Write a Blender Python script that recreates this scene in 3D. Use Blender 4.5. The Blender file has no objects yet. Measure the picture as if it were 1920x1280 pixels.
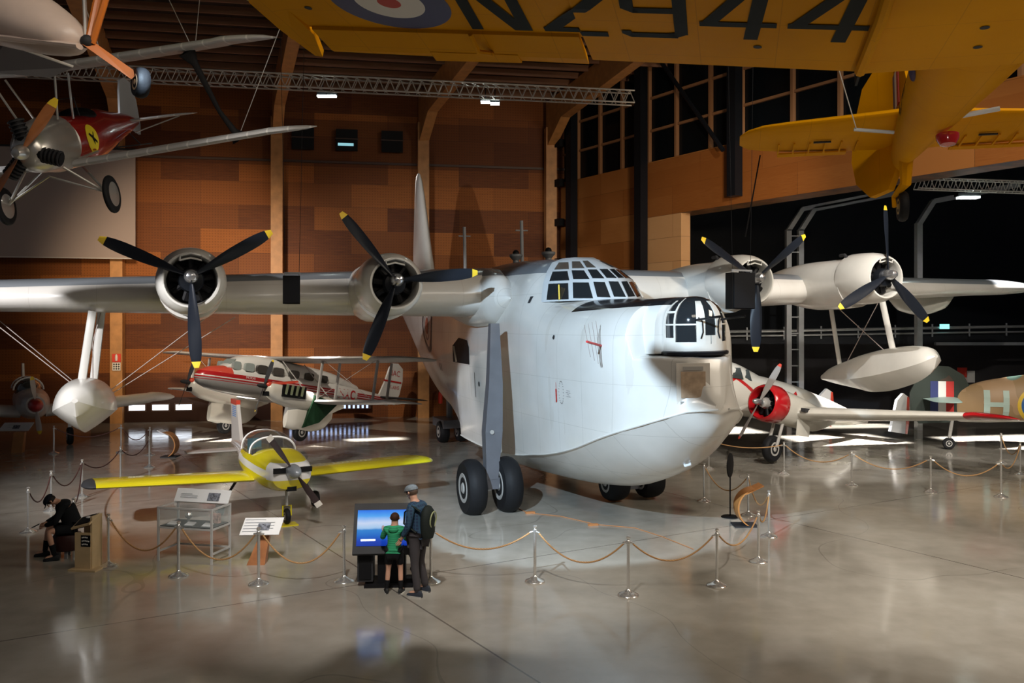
import bpy, math, random
from mathutils import Vector, Matrix, noise
from mathutils.bvhtree import BVHTree
random.seed(7)
scene = bpy.context.scene
col = scene.collection
R = math.radians
F, EYE = 1667.0, 4.3

# ------------------------------------------------------------------ camera
cam_d = bpy.data.cameras.new('camera'); cam = bpy.data.objects.new('camera', cam_d); col.objects.link(cam)
cam.location = (0, 0, EYE); cam.rotation_euler = (R(90), 0, 0)
cam_d.sensor_width = 36; cam_d.lens = F/1920*36; cam_d.shift_y = -28/1920
cam_d.clip_start = .1; cam_d.clip_end = 300
scene.camera = cam
# ------------------------------------------------------------------ world, exposure, lights
w = bpy.data.worlds.new('world'); scene.world = w; w.use_nodes = True
w.node_tree.nodes['Background'].inputs[0].default_value = (.75, .82, 1, 1)
w.node_tree.nodes['Background'].inputs[1].default_value = .05
scene.view_settings.view_transform = 'Standard'; scene.view_settings.look = 'None'
scene.view_settings.gamma = 1; scene.view_settings.exposure = 0.0
def light(kind, name, loc, target, power, color, **k):
    d = bpy.data.lights.new(name, kind); d.energy = power; d.color = color
    for a, b in k.items(): setattr(d, a, b)
    o = bpy.data.objects.new(name, d); col.objects.link(o); o.location = loc
    o.rotation_euler = (Vector(target)-Vector(loc)).to_track_quat('-Z', 'Y').to_euler()
    return o
WARM, COOL, NEUT = (1, .80, .58), (.62, .82, 1), (1, .88, .72)
light('SPOT', 'hull_spotlight', (-4.05, 5.1, 8.5), (1.3, 19.5, 2.5), 16500, (.60, .80, 1), spot_size=R(31), spot_blend=.14, shadow_soft_size=.06)
light('AREA', 'hall_fill_front', (5, 3.5, 12.5), (5.5, 11, 0), 700, NEUT, shape='RECTANGLE', size=12, size_y=3)  # unseen ceiling fill panel, added for general brightness
light('AREA', 'hall_fill_right', (15, 12, 12.8), (13, 19, 0), 1500, NEUT, shape='RECTANGLE', size=4, size_y=6)  # second added fill panel, out of view, lifting the right side
light('SPOT', 'wing_spotlight_right', (7, 6, 12), (9.5, 26, 4.8), 7500, (1, .95, .86), spot_size=R(46), spot_blend=.5, shadow_soft_size=.2)
light('SPOT', 'wing_spotlight_left', (-13, 8, 8.5), (-9.3, 21, 4.6), 12000, (.97, .96, .98), spot_size=R(47), spot_blend=.5, shadow_soft_size=.2)
light('SPOT', 'airliner_spotlight', (-8, 20, 13.5), (-8.5, 34.5, 2), 8500, (1, .9, .76), spot_size=R(30), spot_blend=.5, shadow_soft_size=.1)
light('SPOT', 'wood_wall_spotlight_left', (-12, 27, 8.5), (-14.5, 41, 6.0), 6000, (1, .76, .50), spot_size=R(58), spot_blend=.9, shadow_soft_size=.6)
light('SPOT', 'wood_wall_spotlight_low', (-15, 30, 4.2), (-15.5, 41, 3.6), 900, (1, .76, .46), spot_size=R(80), spot_blend=.9, shadow_soft_size=.6)
light('SPOT', 'plywood_spotlight', (7, 22, 8.5), (6.5, 36, 9), 2100, (1, .78, .54), spot_size=R(60), spot_blend=.8, shadow_soft_size=.3)
light('SPOT', 'electra_spotlight', (9, 14, 12), (10.5, 30, .8), 6500, (1, .96, .92), spot_size=R(30), spot_blend=.3, shadow_soft_size=.05)
light('SPOT', 'fighter_spotlight', (17, 18, 11), (18, 32, .8), 5600, (1, .96, .92), spot_size=R(34), spot_blend=.3, shadow_soft_size=.05)
light('SPOT', 'trainer_spotlight', (-3, 8, 12), (-4.8, 19.0, .8), 2100, (1, .95, .9), spot_size=R(26), spot_blend=.6, shadow_soft_size=.15)
light('SPOT', 'foreground_spotlight', (-2, 6, 12.6), (-1.6, 15.6, 0), 5000, (1, .97, .94), spot_size=R(36), spot_blend=.7, shadow_soft_size=.15)
light('AREA', 'harvard_uplight', (3.5, 9, 1.6), (3.5, 8, 7), 16, (1, .84, .6), shape='RECTANGLE', size=5, size_y=4)
light('SPOT', 'hanging_biplane_light', (-3, 5, 9.0), (-7.0, 16, 7.0), 150, (1, .92, .84), spot_size=R(50), spot_blend=.6, shadow_soft_size=.15)
light('SPOT', 'harvard_tail_light', (2.0, 3.0, 4.6), (6, 11.5, 6.6), 150, (1, .92, .78), spot_size=R(50), spot_blend=.8, shadow_soft_size=.15)
light('SPOT', 'floor_spotlight_right', (10, 8, 12.6), (7.8, 14.4, 0), 5600, (1, .95, .9), spot_size=R(42), spot_blend=.8, shadow_soft_size=.2)
light('SPOT', 'floor_spotlight_near', (-1, 4, 12.6), (-.5, 10.5, 0), 1500, (1, .93, .84), spot_size=R(70), spot_blend=.9, shadow_soft_size=.2)
# daylight falling through roof lights in narrow beams on to the floor
for x, y, sx, sy, pw, rz in ((12.6, 33.6, 3.8, 3.4, 480, .2), (18.8, 33.0, 4.2, 4.0, 560, .2), (8.8, 36.8, 2.6, 2.2, 200, .2), (-5.2, 33.9, 2.0, .7, 60, .3), (-4.7, 37.4, 1.4, .9, 60, .4), (-6.7, 32.2, 1.3, .5, 30, -.1), (-10.8, 33.8, 2.6, .9, 120, .1), (14.5, 38.5, 4, 1.6, 160, .1)):
    o = light('AREA', 'roof_light_beam', (x, y, 15.0), (x, y, 0), pw, (1, .97, .95), shape='RECTANGLE', size=sx, size_y=sy); o.rotation_euler = (0, 0, rz); o.data.spread = R(3)

# ------------------------------------------------------------------ materials
MATS = {}
def mat(name, c, rough=.5, metal=0, coat=0, var=0, vs=3, emit=0, alpha=1, bump=0):
    if name in MATS: return MATS[name]
    m = bpy.data.materials.new(name); MATS[name] = m; m.use_nodes = True
    nt = m.node_tree; b = nt.nodes['Principled BSDF']
    b.inputs['Base Color'].default_value = (*c, 1); b.inputs['Roughness'].default_value = rough
    b.inputs['Metallic'].default_value = metal; b.inputs['Coat Weight'].default_value = coat
    b.inputs['Coat Roughness'].default_value = .08
    if max(c) < .05 and not metal: b.inputs['Specular IOR Level'].default_value = .18
    if emit: b.inputs['Emission Color'].default_value = (*c, 1); b.inputs['Emission Strength'].default_value = emit
    if alpha < 1: b.inputs['Alpha'].default_value = alpha
    if var or bump:
        tc = nt.nodes.new('ShaderNodeTexCoord'); n = nt.nodes.new('ShaderNodeTexNoise')
        n.inputs['Scale'].default_value = vs; n.inputs['Detail'].default_value = 5
        nt.links.new(tc.outputs['Object'], n.inputs['Vector'])
        if var:
            r = nt.nodes.new('ShaderNodeValToRGB')
            r.color_ramp.elements[0].position = .3; r.color_ramp.elements[1].position = .7
            r.color_ramp.elements[0].color = (*[x*(1-var) for x in c], 1)
            r.color_ramp.elements[1].color = (*[min(1, x*(1+var)) for x in c], 1)
            nt.links.new(n.outputs[0], r.inputs[0]); nt.links.new(r.outputs[0], b.inputs['Base Color'])
        if bump:
            bp = nt.nodes.new('ShaderNodeBump'); bp.inputs['Strength'].default_value = bump; bp.inputs['Distance'].default_value = .02
            nt.links.new(n.outputs[0], bp.inputs['Height']); nt.links.new(bp.outputs[0], b.inputs['Normal'])
    return m
class NT:
    """small node-graph helper"""
    def __init__(s, name, rough=.4, metal=0, coat=0):
        s.m = bpy.data.materials.new(name); MATS[name] = s.m; s.m.use_nodes = True; s.t = s.m.node_tree
        s.b = s.t.nodes['Principled BSDF']; s.b.inputs['Roughness'].default_value = rough
        s.b.inputs['Metallic'].default_value = metal; s.b.inputs['Coat Weight'].default_value = coat
        s.b.inputs['Coat Roughness'].default_value = .1
        tc = s.t.nodes.new('ShaderNodeTexCoord'); s.co = tc.outputs['Object']
        sp = s.t.nodes.new('ShaderNodeSeparateXYZ'); s.t.links.new(s.co, sp.inputs[0]); s.x, s.y, s.z = sp.outputs
    def put(s, sock, v):
        if isinstance(v, tuple) and len(v) == 3 and sock.type == 'RGBA': v = (*v, 1)
        if isinstance(v, bpy.types.NodeSocket): s.t.links.new(v, sock)
        else: sock.default_value = v
    def math(s, op, a, b=0, c=0):
        n = s.t.nodes.new('ShaderNodeMath'); n.operation = op
        s.put(n.inputs[0], a); s.put(n.inputs[1], b); s.put(n.inputs[2], c); return n.outputs[0]
    def mix(s, f, a, b):
        n = s.t.nodes.new('ShaderNodeMix'); n.data_type = 'RGBA'; s.put(n.inputs[0], f)
        s.put(n.inputs[6], a if isinstance(a, bpy.types.NodeSocket) else (*a, 1)); s.put(n.inputs[7], b if isinstance(b, bpy.types.NodeSocket) else (*b, 1)); return n.outputs[2]
    def noise(s, scale, detail=4, stretch=None):
        v = s.co
        if stretch:
            mp = s.t.nodes.new('ShaderNodeMapping'); mp.inputs['Scale'].default_value = stretch; s.t.links.new(v, mp.inputs[0]); v = mp.outputs[0]
        n = s.t.nodes.new('ShaderNodeTexNoise'); n.inputs['Scale'].default_value = scale; n.inputs['Detail'].default_value = detail
        s.t.links.new(v, n.inputs['Vector']); return n.outputs[0]
    def band(s, v, lo, hi): return s.math('MULTIPLY', s.math('GREATER_THAN', v, lo), s.math('LESS_THAN', v, hi))
    def color(s, c): s.put(s.b.inputs['Base Color'], c); return s.m
    def lines(s, v, period, width):   # thin dark lines each period
        return s.math('LESS_THAN', s.math('FRACT', s.math('DIVIDE', s.math('ADD', v, 1000), period)), width/period)

# ------------------------------------------------------------------ mesh tools
class MB:
    def __init__(s): s.v = []; s.f = []; s.mi = []
    def add(s, vs, fs, mi=0):
        b = len(s.v); s.v += [tuple(v) for v in vs]
        for q in fs: s.f.append(tuple(b+i for i in q)); s.mi.append(mi)
        return s
    def box(s, c, d, rz=0, rx=0, ry=0, mi=0):
        M = Matrix.Translation(c) @ Matrix.Rotation(rz, 4, 'Z') @ Matrix.Rotation(ry, 4, 'Y') @ Matrix.Rotation(rx, 4, 'X')
        vs = [M @ Vector((x*d[0]/2, y*d[1]/2, z*d[2]/2)) for x in (-1, 1) for y in (-1, 1) for z in (-1, 1)]
        return s.add(vs, [(0,1,3,2),(4,6,7,5),(0,4,5,1),(2,3,7,6),(0,2,6,4),(1,5,7,3)], mi)
    def loft(s, rings, caps=(1, 1), closed=True, mi=0):
        n = len(rings[0]); vs = [p for r in rings for p in r]; fs = []
        for i in range(len(rings)-1):
            for j in range(n if closed else n-1):
                k = (j+1) % n; fs.append((i*n+j, i*n+k, (i+1)*n+k, (i+1)*n+j))
        if caps[0]: fs.append(tuple(range(n-1, -1, -1)))
        if caps[1]: fs.append(tuple((len(rings)-1)*n+j for j in range(n)))
        return s.add(vs, fs, mi)
    def tube(s, pts, r, n=8, mi=0, flat=1):
        pts = [Vector(p) for p in pts]; rs = r if isinstance(r, (list, tuple)) else [r]*len(pts); rings = []
        u = None
        for i, p in enumerate(pts):
            t = (pts[min(i+1, len(pts)-1)]-pts[max(i-1, 0)]).normalized()
            if u is None:
                u = Vector((0, 0, 1)).cross(t)
                if u.length < 1e-3: u = Vector((1, 0, 0))
            u = (u-t*u.dot(t)).normalized(); w_ = t.cross(u)
            rings.append([p+(u*math.cos(a)*flat+w_*math.sin(a))*rs[i] for a in [2*math.pi*k/n for k in range(n)]])
        return s.loft(rings, mi=mi)
    def lathe(s, prof, o=(0,0,0), ax='Z', n=24, mi=0, caps=(1, 1), sx=1):
        """prof: (radius, height); axis X, Y or Z"""
        rings = []
        for r, h in prof:
            ring = []
            for k in range(n):
                a = 2*math.pi*k/n; c, d = math.cos(a)*r*sx, math.sin(a)*r
                p = {'Z': (c, d, h), 'Y': (c, h, d), 'X': (h, c, d)}[ax]
                ring.append((p[0]+o[0], p[1]+o[1], p[2]+o[2]))
            rings.append(ring)
        return s.loft(rings, caps=caps, mi=mi)
    def ball(s, c, r, n=16, mi=0, sc=(1,1,1)):
        rings = []
        m = n//2
        for i in range(m+1):
            a = math.pi*(i+.02)/(m+.04); rings.append([(c[0]+r*sc[0]*math.sin(a)*math.cos(2*math.pi*k/n), c[1]+r*sc[1]*math.sin(a)*math.sin(2*math.pi*k/n), c[2]-r*sc[2]*math.cos(a)) for k in range(n)])
        return s.loft(rings, mi=mi)
    def prism(s, poly, o, ux, uy, t, mi=0):
        """polygon in plane (o,ux,uy), thickness t both ways along the normal"""
        o, ux, uy = Vector(o), Vector(ux), Vector(uy); nn = ux.cross(uy).normalized()
        a = [o+ux*x+uy*y-nn*t/2 for x, y in poly]; b = [p+nn*t for p in a]
        return s.loft([a, b], mi=mi)
    def build(s, name, mats, parent=None, loc=None, rot=None, smooth=35):
        me = bpy.data.meshes.new(name); me.from_pydata(s.v, [], s.f)
        for m_ in (mats if isinstance(mats, (list, tuple)) else [mats]): me.materials.append(m_)
        if any(s.mi): me.polygons.foreach_set('material_index', s.mi)
        me.update(); fix_normals(me)
        if smooth:
            me.polygons.foreach_set('use_smooth', [True]*len(me.polygons)); me.set_sharp_from_angle(angle=R(smooth))
        o = bpy.data.objects.new(name, me); col.objects.link(o)
        if parent: o.parent = parent
        if loc: o.location = loc
        if rot: o.rotation_euler = rot
        return o
def fix_normals(me):
    import bmesh
    b = bmesh.new(); b.from_mesh(me); bmesh.ops.remove_doubles(b, verts=b.verts, dist=1e-5); bmesh.ops.recalc_face_normals(b, faces=b.faces); b.to_mesh(me); b.free()
def tag(o, label, cat, group=None):
    o['label'] = label; o['category'] = cat
    if group: o['group'] = group
    return o
def thing(name, loc, rz, label, cat, group=None, rx=0, ry=0):
    o = bpy.data.objects.new(name, None); col.objects.link(o); o.location = loc
    o.rotation_euler = (rx, ry, rz); o.empty_display_size = .3
    return tag(o, label, cat, group)
def struct(o): o['kind'] = 'structure'; return o
def dup(o, loc=None, rz=None, label=None, scale=None):
    def cp(a, par):
        c = a.copy(); col.objects.link(c)
        if par: c.parent = par
        for ch in kids.get(a.name, []): cp(ch, c)
        return c
    kids = {}
    for a in col.objects:
        if a.parent: kids.setdefault(a.parent.name, []).append(a)
    r = cp(o, None)
    if loc: r.location = loc
    if rz is not None: r.rotation_euler = (r.rotation_euler.x, r.rotation_euler.y, rz)
    if label: r['label'] = label
    return r
def itp(T, y):
    """monotone cubic through rows (y, a, b, ...)"""
    if y <= T[0][0]: return list(T[0][1:])
    if y >= T[-1][0]: return list(T[-1][1:])
    i = max(k for k in range(len(T)-1) if T[k][0] <= y); out = []
    h = T[i+1][0]-T[i][0]; t = (y-T[i][0])/h
    for c in range(1, len(T[0])):
        d = (T[i+1][c]-T[i][c])/h
        def sl(k):
            if k <= 0 or k >= len(T)-1: return d
            d0 = (T[k][c]-T[k-1][c])/(T[k][0]-T[k-1][0]); d1 = (T[k+1][c]-T[k][c])/(T[k+1][0]-T[k][0])
            return 0 if d0*d1 <= 0 else 2*d0*d1/(d0+d1)
        m0, m1 = sl(i)*h, sl(i+1)*h
        out.append((2*t**3-3*t*t+1)*T[i][c]+(t**3-2*t*t+t)*m0+(-2*t**3+3*t*t)*T[i+1][c]+(t**3-t*t)*m1)
    return out
def body(T, n=28, steps=40):
    """fuselage rings from rows (y, zc, half_w, half_h_up, half_h_dn, power)"""
    mb = MB(); rings = []; y0, y1 = T[0][0], T[-1][0]
    ys = sorted(set([y0+(y1-y0)*i/steps for i in range(steps+1)]+[r[0] for r in T]))
    for y in ys:
        zc, hw, hu, hd, p = itp(T, y)
        ring = []
        for k in range(n):
            a = 2*math.pi*k/n; c, d = math.cos(a), math.sin(a)
            ring.append((hw*math.copysign(abs(c)**(2/p), c), y, zc+(hu if d > 0 else hd)*math.copysign(abs(d)**(2/p), d)))
        rings.append(ring)
    mb.loft(rings); return mb
AF = [(0,0),(.012,.17),(.05,.33),(.12,.46),(.25,.52),(.4,.5),(.6,.36),(.8,.19),(1,.01)]
def wing(secs, mb=None, top=0, bot=0, n=9, camber=.62):
    """secs: (x, y_le, z, chord, thickness); airfoil lofted along x"""
    mb = mb or MB(); up = []; dn = []
    for x, yl, z, c, t in secs:
        up.append([(x, yl+c*u, z+t*v*camber/.5) for u, v in AF]); dn.append([(x, yl+c*u, z-t*v*(1-camber)/.5) for u, v in AF])
    mb.loft(up, caps=(0, 0), closed=False, mi=top); mb.loft(dn, caps=(0, 0), closed=False, mi=bot)
    for a, b in ((up[0], dn[0]), (up[-1], dn[-1])): mb.loft([a, b], caps=(0, 0), closed=False, mi=bot)
    return mb
def tipfall(x0, x1, yl, z, c, t, n=5, sweep=.5):
    """elliptic tip sections from x0 to x1"""
    out = []
    for i in range(1, n+1):
        u = i/n*.995; k = math.sqrt(1-u*u); cc = c*(.02+.98*k); out.append((x0+(x1-x0)*u, yl+(c-cc)*sweep, z, cc, t*(.05+.95*k)))
    return out
def blade_mb(r0, r1, wmax, tip, twist=(55, 18), square=False):
    """propeller blade along +Z, disc in XZ plane; two material slots (blade, tip)"""
    mb = MB(); rings = []; N = 14
    for i in range(N+1):
        u = i/N; r = r0+(r1-r0)*u
        wd = wmax*(.28+.72*math.sin(min(1, u/.55)*math.pi/2)) * (1 if square else math.sqrt(max(0.02, 1-max(0, (u-.62)/.4)**2.4)))
        th = wd*(.42-.34*min(1, u*2)) ; a = R(twist[0]+(twist[1]-twist[0])*u**.6)
        ring = []
        for k in range(10):
            b = 2*math.pi*k/10; x, y = wd/2*math.cos(b), th/2*math.sin(b)
            ring.append((x*math.cos(a)-y*math.sin(a), x*math.sin(a)+y*math.cos(a), r))
        rings.append(ring)
    j = max(1, round((1-tip/(r1-r0))*N))
    mb.loft(rings[:j+1], caps=(1, 0)); mb.loft(rings[j:], caps=(0, 1), mi=1); return mb
def propeller(parent, o, angles, r1, wmax, tip, mb_mat, tip_mat, hub_mat, hub_r=.16, r0=.1, spin=None, twist=(55, 18), square=False):
    """hub is a part of the aeroplane, blades are its sub-parts"""
    prof = spin or [(.02, -.3), (hub_r*.6, -.27), (hub_r*.92, -.18), (hub_r, -.05), (hub_r, .1), (hub_r*.7, .2)]
    hub = MB().lathe(prof, ax='Y').build('propeller_hub', hub_mat, parent, loc=o)
    me = None
    for a in angles:
        if me is None:
            b = blade_mb(r0, r1, wmax, tip, twist, square).build('propeller_blade', [mb_mat, tip_mat], hub); me = b.data
        else:
            b = bpy.data.objects.new('propeller_blade', me); col.objects.link(b); b.parent = hub
        b.rotation_euler = (0, R(90-a), 0)
    return hub
def wheel(parent, o, r, wd, tyre, rim, name='wheel', ax='X', hubr=.5, rz=0):
    p = [(r*.62, -wd*.5), (r*.86, -wd*.5), (r*.97, -wd*.3), (r, -wd*.1), (r, wd*.1), (r*.97, wd*.3), (r*.86, wd*.5), (r*.62, wd*.5)]
    t = MB().lathe(p, ax=ax, n=32).build(name, tyre, parent, loc=o, rot=(0, 0, rz))
    for s_ in (-1, 1):
        MB().lathe([(r*hubr*1.15, s_*wd*.44), (r*hubr, s_*wd*.53), (r*hubr*.45, s_*wd*.46), (r*hubr*.3, s_*wd*.56), (.005, s_*wd*.56)], ax=ax, n=24).build('rim', rim, t)
    return t
def text_mesh(s, size, spacing=1.0, shear=0, xs=1.0, bold=0):
    cu = bpy.data.curves.new('txt', 'FONT'); cu.body = s; cu.size = size; cu.align_x = 'CENTER'; cu.align_y = 'CENTER'
    cu.space_character = spacing; cu.shear = shear; cu.offset = bold; cu.resolution_u = 3
    o = bpy.data.objects.new('txt', cu); col.objects.link(o)
    bpy.context.view_layer.update(); dg = bpy.context.evaluated_depsgraph_get()
    me = bpy.data.meshes.new_from_object(o.evaluated_get(dg)); bpy.data.objects.remove(o)
    vs = [(v.co.x*xs, v.co.y) for v in me.vertices]; fs = [tuple(p.vertices) for p in me.polygons]; bpy.data.meshes.remove(me)
    return vs, fs
def poly_mesh(quads, nu=8, nv=2):
    """list of (a,b,c,d) 2-D quads -> fine grid"""
    vs = []; fs = []
    for a, b, c, d in quads:
        base = len(vs)
        for i in range(nu+1):
            for j in range(nv+1):
                u, v = i/nu, j/nv
                vs.append(tuple((1-u)*(1-v)*a[k]+u*(1-v)*b[k]+u*v*c[k]+(1-u)*v*d[k] for k in (0, 1)))
        for i in range(nu):
            for j in range(nv):
                p = base+i*(nv+1)+j; fs.append((p, p+nv+1, p+nv+2, p+1))
    return vs, fs
def disc_mesh(r0, r1, cx=0, cy=0, n=40, sy=1, rr=2):
    vs = []; fs = []
    for i in range(rr+1):
        r = r0+(r1-r0)*i/rr
        for k in range(n): a = 2*math.pi*k/n; vs.append((cx+r*math.cos(a), cy+sy*r*math.sin(a)))
    for i in range(rr):
        for k in range(n): q = (k+1) % n; fs.append((i*n+k, i*n+q, (i+1)*n+q, (i+1)*n+k))
    return vs, fs
def decal(target, vf, o, ux, uy, d, m, name, off=.006, parent=None):
    """lay flat artwork on a curved skin by casting it along d (all in the target's local space)"""
    tl = target if isinstance(target, list) else [target]; target = tl[0]; tv = []; tf = []
    for t_ in tl:
        b_ = len(tv); tv += [v.co.copy() for v in t_.data.vertices]; tf += [[b_+i for i in p.vertices] for p in t_.data.polygons]
    bv = BVHTree.FromPolygons(tv, tf)
    o, ux, uy, d = Vector(o), Vector(ux).normalized(), Vector(uy).normalized(), Vector(d).normalized(); out = []
    for x, y in vf[0]:
        p = o+ux*x+uy*y; h, nn, i_, ds = bv.ray_cast(p, d)
        out.append(h-d*off if h else None)
    last = next((q for q in out if q), o)
    for i, q in enumerate(out):
        if q is None: out[i] = last
        else: last = q
    mesh = bpy.data.meshes.new(name); mesh.from_pydata([tuple(q) for q in out], [], vf[1]); mesh.materials.append(m)
    ob = bpy.data.objects.new(name, mesh); col.objects.link(ob); ob.parent = parent or target
    return ob
def at(px, py, z=0):
    """ground (or height z) point seen at a photo coordinate"""
    D = F*(EYE-z)/(py-612.0); return Vector(((px-960)*D/F, D, z))
def atD(px, py, D): return Vector(((px-960)*D/F, D, EYE-(py-612.0)*D/F))
# ------------------------------------------------------------------ building
def M_floor():
    n = NT('polished_concrete', .16)
    a = n.noise(.22, 6); b = n.noise(1.7, 8); c = n.noise(9, 3)
    f = n.math('ADD', n.math('MULTIPLY', a, .6), n.math('MULTIPLY', b, .4))
    r = n.math('MULTIPLY_ADD', f, 2.4, -.7); n_c = n.mix(r, (.23, .205, .165), (.43, .40, .345))
    n_c = n.mix(n.math('MULTIPLY', n.math('GREATER_THAN', c, .68), .12), n_c, (.22, .2, .17))
    # saw-cut joints and hairline cracks
    rx = n.math('ADD', n.math('MULTIPLY', n.x, .857), n.math('MULTIPLY', n.y, .515)); ry = n.math('ADD', n.math('MULTIPLY', n.x, -.515), n.math('MULTIPLY', n.y, .857))
    j = n.math('MAXIMUM', n.lines(n.math('ADD', rx, 1.2), 9.5, .03), n.lines(n.math('ADD', ry, 2.5), 9.5, .03))
    n_c = n.mix(n.math('MULTIPLY', j, .75), n_c, (.07, .06, .05))
    wv = n.math('ABSOLUTE', n.math('SUBTRACT', n.noise(.13, 2), .5)); cr = n.math('LESS_THAN', wv, .0007)
    n_c = n.mix(n.math('MULTIPLY', cr, .35), n_c, (.12, .1, .09))
    n.put(n.b.inputs['Roughness'], n.math('MULTIPLY_ADD', b, .20, .02))
    n.b.inputs['Specular IOR Level'].default_value = .75
    bp = n.t.nodes.new('ShaderNodeBump'); bp.inputs['Strength'].default_value = .05; bp.inputs['Distance'].default_value = .05
    n.t.links.new(n.noise(1.1, 2), bp.inputs['Height']); n.t.links.new(bp.outputs[0], n.b.inputs['Normal'])
    return n.color(n_c)
struct(MB().box((2, 26, -.1), (80, 64, .2)).build('floor', M_floor(), smooth=0))
WO = Vector((-17.6, 40, 0)); WD = Vector((.985, .174, 0)).normalized(); WN = Vector((WD.y, -WD.x, 0)); WYAW = math.atan2(WD.y, WD.x)
def wp(t, z=0, out=0): p = WO+WD*t+WN*out; return (p.x, p.y, z)
def M_wood(name, dark, mid, lightc, pw, ph, dots=True, seed=0.0, rough=.42):
    n = NT(name, rough)
    br = n.t.nodes.new('ShaderNodeTexBrick'); mp = n.t.nodes.new('ShaderNodeMapping'); mp.inputs['Rotation'].default_value = (R(90), 0, 0); mp.inputs['Location'].default_value = (seed, 0, 0)
    cb = n.t.nodes.new('ShaderNodeCombineXYZ'); n.t.links.new(n.x, cb.inputs[0]); n.t.links.new(n.z, cb.inputs[1])
    n.t.links.new(cb.outputs[0], br.inputs['Vector'])
    br.offset = .5; br.inputs['Scale'].default_value = 1; br.inputs['Brick Width'].default_value = pw; br.inputs['Row Height'].default_value = ph
    br.inputs['Mortar Size'].default_value = .006; br.inputs['Color1'].default_value = (*dark, 1); br.inputs['Color2'].default_value = (*lightc, 1); br.inputs['Mortar'].default_value = (.03, .012, .006, 1); br.inputs['Bias'].default_value = -.1
    g = n.noise(1.2, 8, (1.5, 1.5, 26)); c = n.mix(n.math('MULTIPLY_ADD', g, 1.4, -.45), br.outputs[0], mid)
    # darker courses here and there
    wn = n.t.nodes.new('ShaderNodeTexWhiteNoise'); wn.noise_dimensions = '1D'; n.t.links.new(n.math('FLOOR', n.math('DIVIDE', n.math('ADD', n.z, .31), 1.1)), wn.inputs['W'])
    c = n.mix(n.math('MULTIPLY', n.math('LESS_THAN', wn.outputs['Value'], .38), .55), c, dark)
    if dots:
        dx = n.math('ABSOLUTE', n.math('SUBTRACT', n.math('FRACT', n.math('MULTIPLY', n.x, 8)), .5)); dz = n.math('ABSOLUTE', n.math('SUBTRACT', n.math('FRACT', n.math('MULTIPLY', n.z, 8)), .5))
        c = n.mix(n.math('MULTIPLY', n.math('MULTIPLY', n.math('LESS_THAN', dx, .2), n.math('LESS_THAN', dz, .2)), .35), c, (.04, .015, .006))
    n.b.inputs['Specular IOR Level'].default_value = .25
    return n.color(c)
wood = M_wood('cherry_wall_panelling', (.075, .018, .004), (.21, .060, .010), (.40, .13, .022), 3.4, 1.1, rough=.6)
ply = M_wood('plywood_cladding', (.26, .085, .018), (.36, .135, .035), (.46, .20, .06), 3.2, 1.15, dots=False)
ply_light = M_wood('pale_plywood', (.55, .29, .12), (.60, .34, .16), (.66, .40, .20), 3.2, 1.0, dots=False)
glulam = mat('glulam', (.46, .215, .07), .5, var=.18, vs=3)
black = mat('matt_black', (.006, .006, .007), .6)
dark = mat('dark_grey', (.03, .03, .032), .6, var=.1)
slate = mat('slate_wall', (.032, .029, .031), .6, var=.15, vs=1)
steel = mat('galvanised', (.42, .43, .44), .35, metal=.6, var=.08)
# rear wall, local frame: x along the wall, z up (so the panel texture runs true)
bw = MB().box((-.25, .3, 8), (41.5, .4, 16)); o = bw.build('wall_back', wood, loc=WO, rot=(0, 0, WYAW), smooth=0); struct(o)
struct(MB().box((-.25, .06, 12.0), (41.5, .14, .1)).build('trim_1', mat('dark_trim', (.05, .02, .01), .5), loc=WO, rot=(0, 0, WYAW), smooth=0))
# columns and rafters: portal frames
RD = Vector((.327, -1, 0)).normalized()
for t in (-13.6, -6.9, -.05, 6.85, 13.55, 19.7):
    base = Vector(wp(t, 0, .35)); label = {-13.6: 'glulam portal frame beyond the left edge', -6.9: 'glulam portal frame behind the white aircraft nose at the far left', -.05: 'glulam portal frame carrying the red fire sign', 6.85: 'glulam portal frame between the silver wing tip and the outboard propeller',
        13.55: 'glulam portal frame behind the tall white fin', 19.7: 'glulam portal frame in the far wood-clad corner'}[t]
    r = thing('portal_frame', base, 0, label, 'timber frame', 'glulam portal frames along the wood wall')
    MB().box((0, 0, 6.95), (.52, .5, 13.9), rz=WYAW).build('column', glulam, r, smooth=0)
    k = MB(); L = 30
    k.prism([(0, 12.9), (0, 13.9), (.0, 15.1), (L, 16.4), (L, 15.4), (2.0, 14.0)], (0, 0, 0), RD, (0, 0, 1), .46); k.build('rafter', glulam, r, smooth=0)
# roof deck and purlins
roof = mat('roof_deck', (.03, .022, .018), .7, var=.2)
struct(MB().box((2, 24, 16.2), (80, 62, .2)).build('ceiling', roof, smooth=0))
for i in range(24):
    d = .9+i*1.15
    p = MB().box((4 if d > 14 else 0, 0, 0), (64, .09, .26)).build('roof_purlin', mat('purlin', (.22, .10, .05), .6), loc=Vector(wp(8, 15.35, d)), rot=(0, 0, WYAW), smooth=0)
    tag(p, 'long timber roof purlin running parallel to the wood wall', 'purlin', 'roof purlins under the dark deck')
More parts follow.
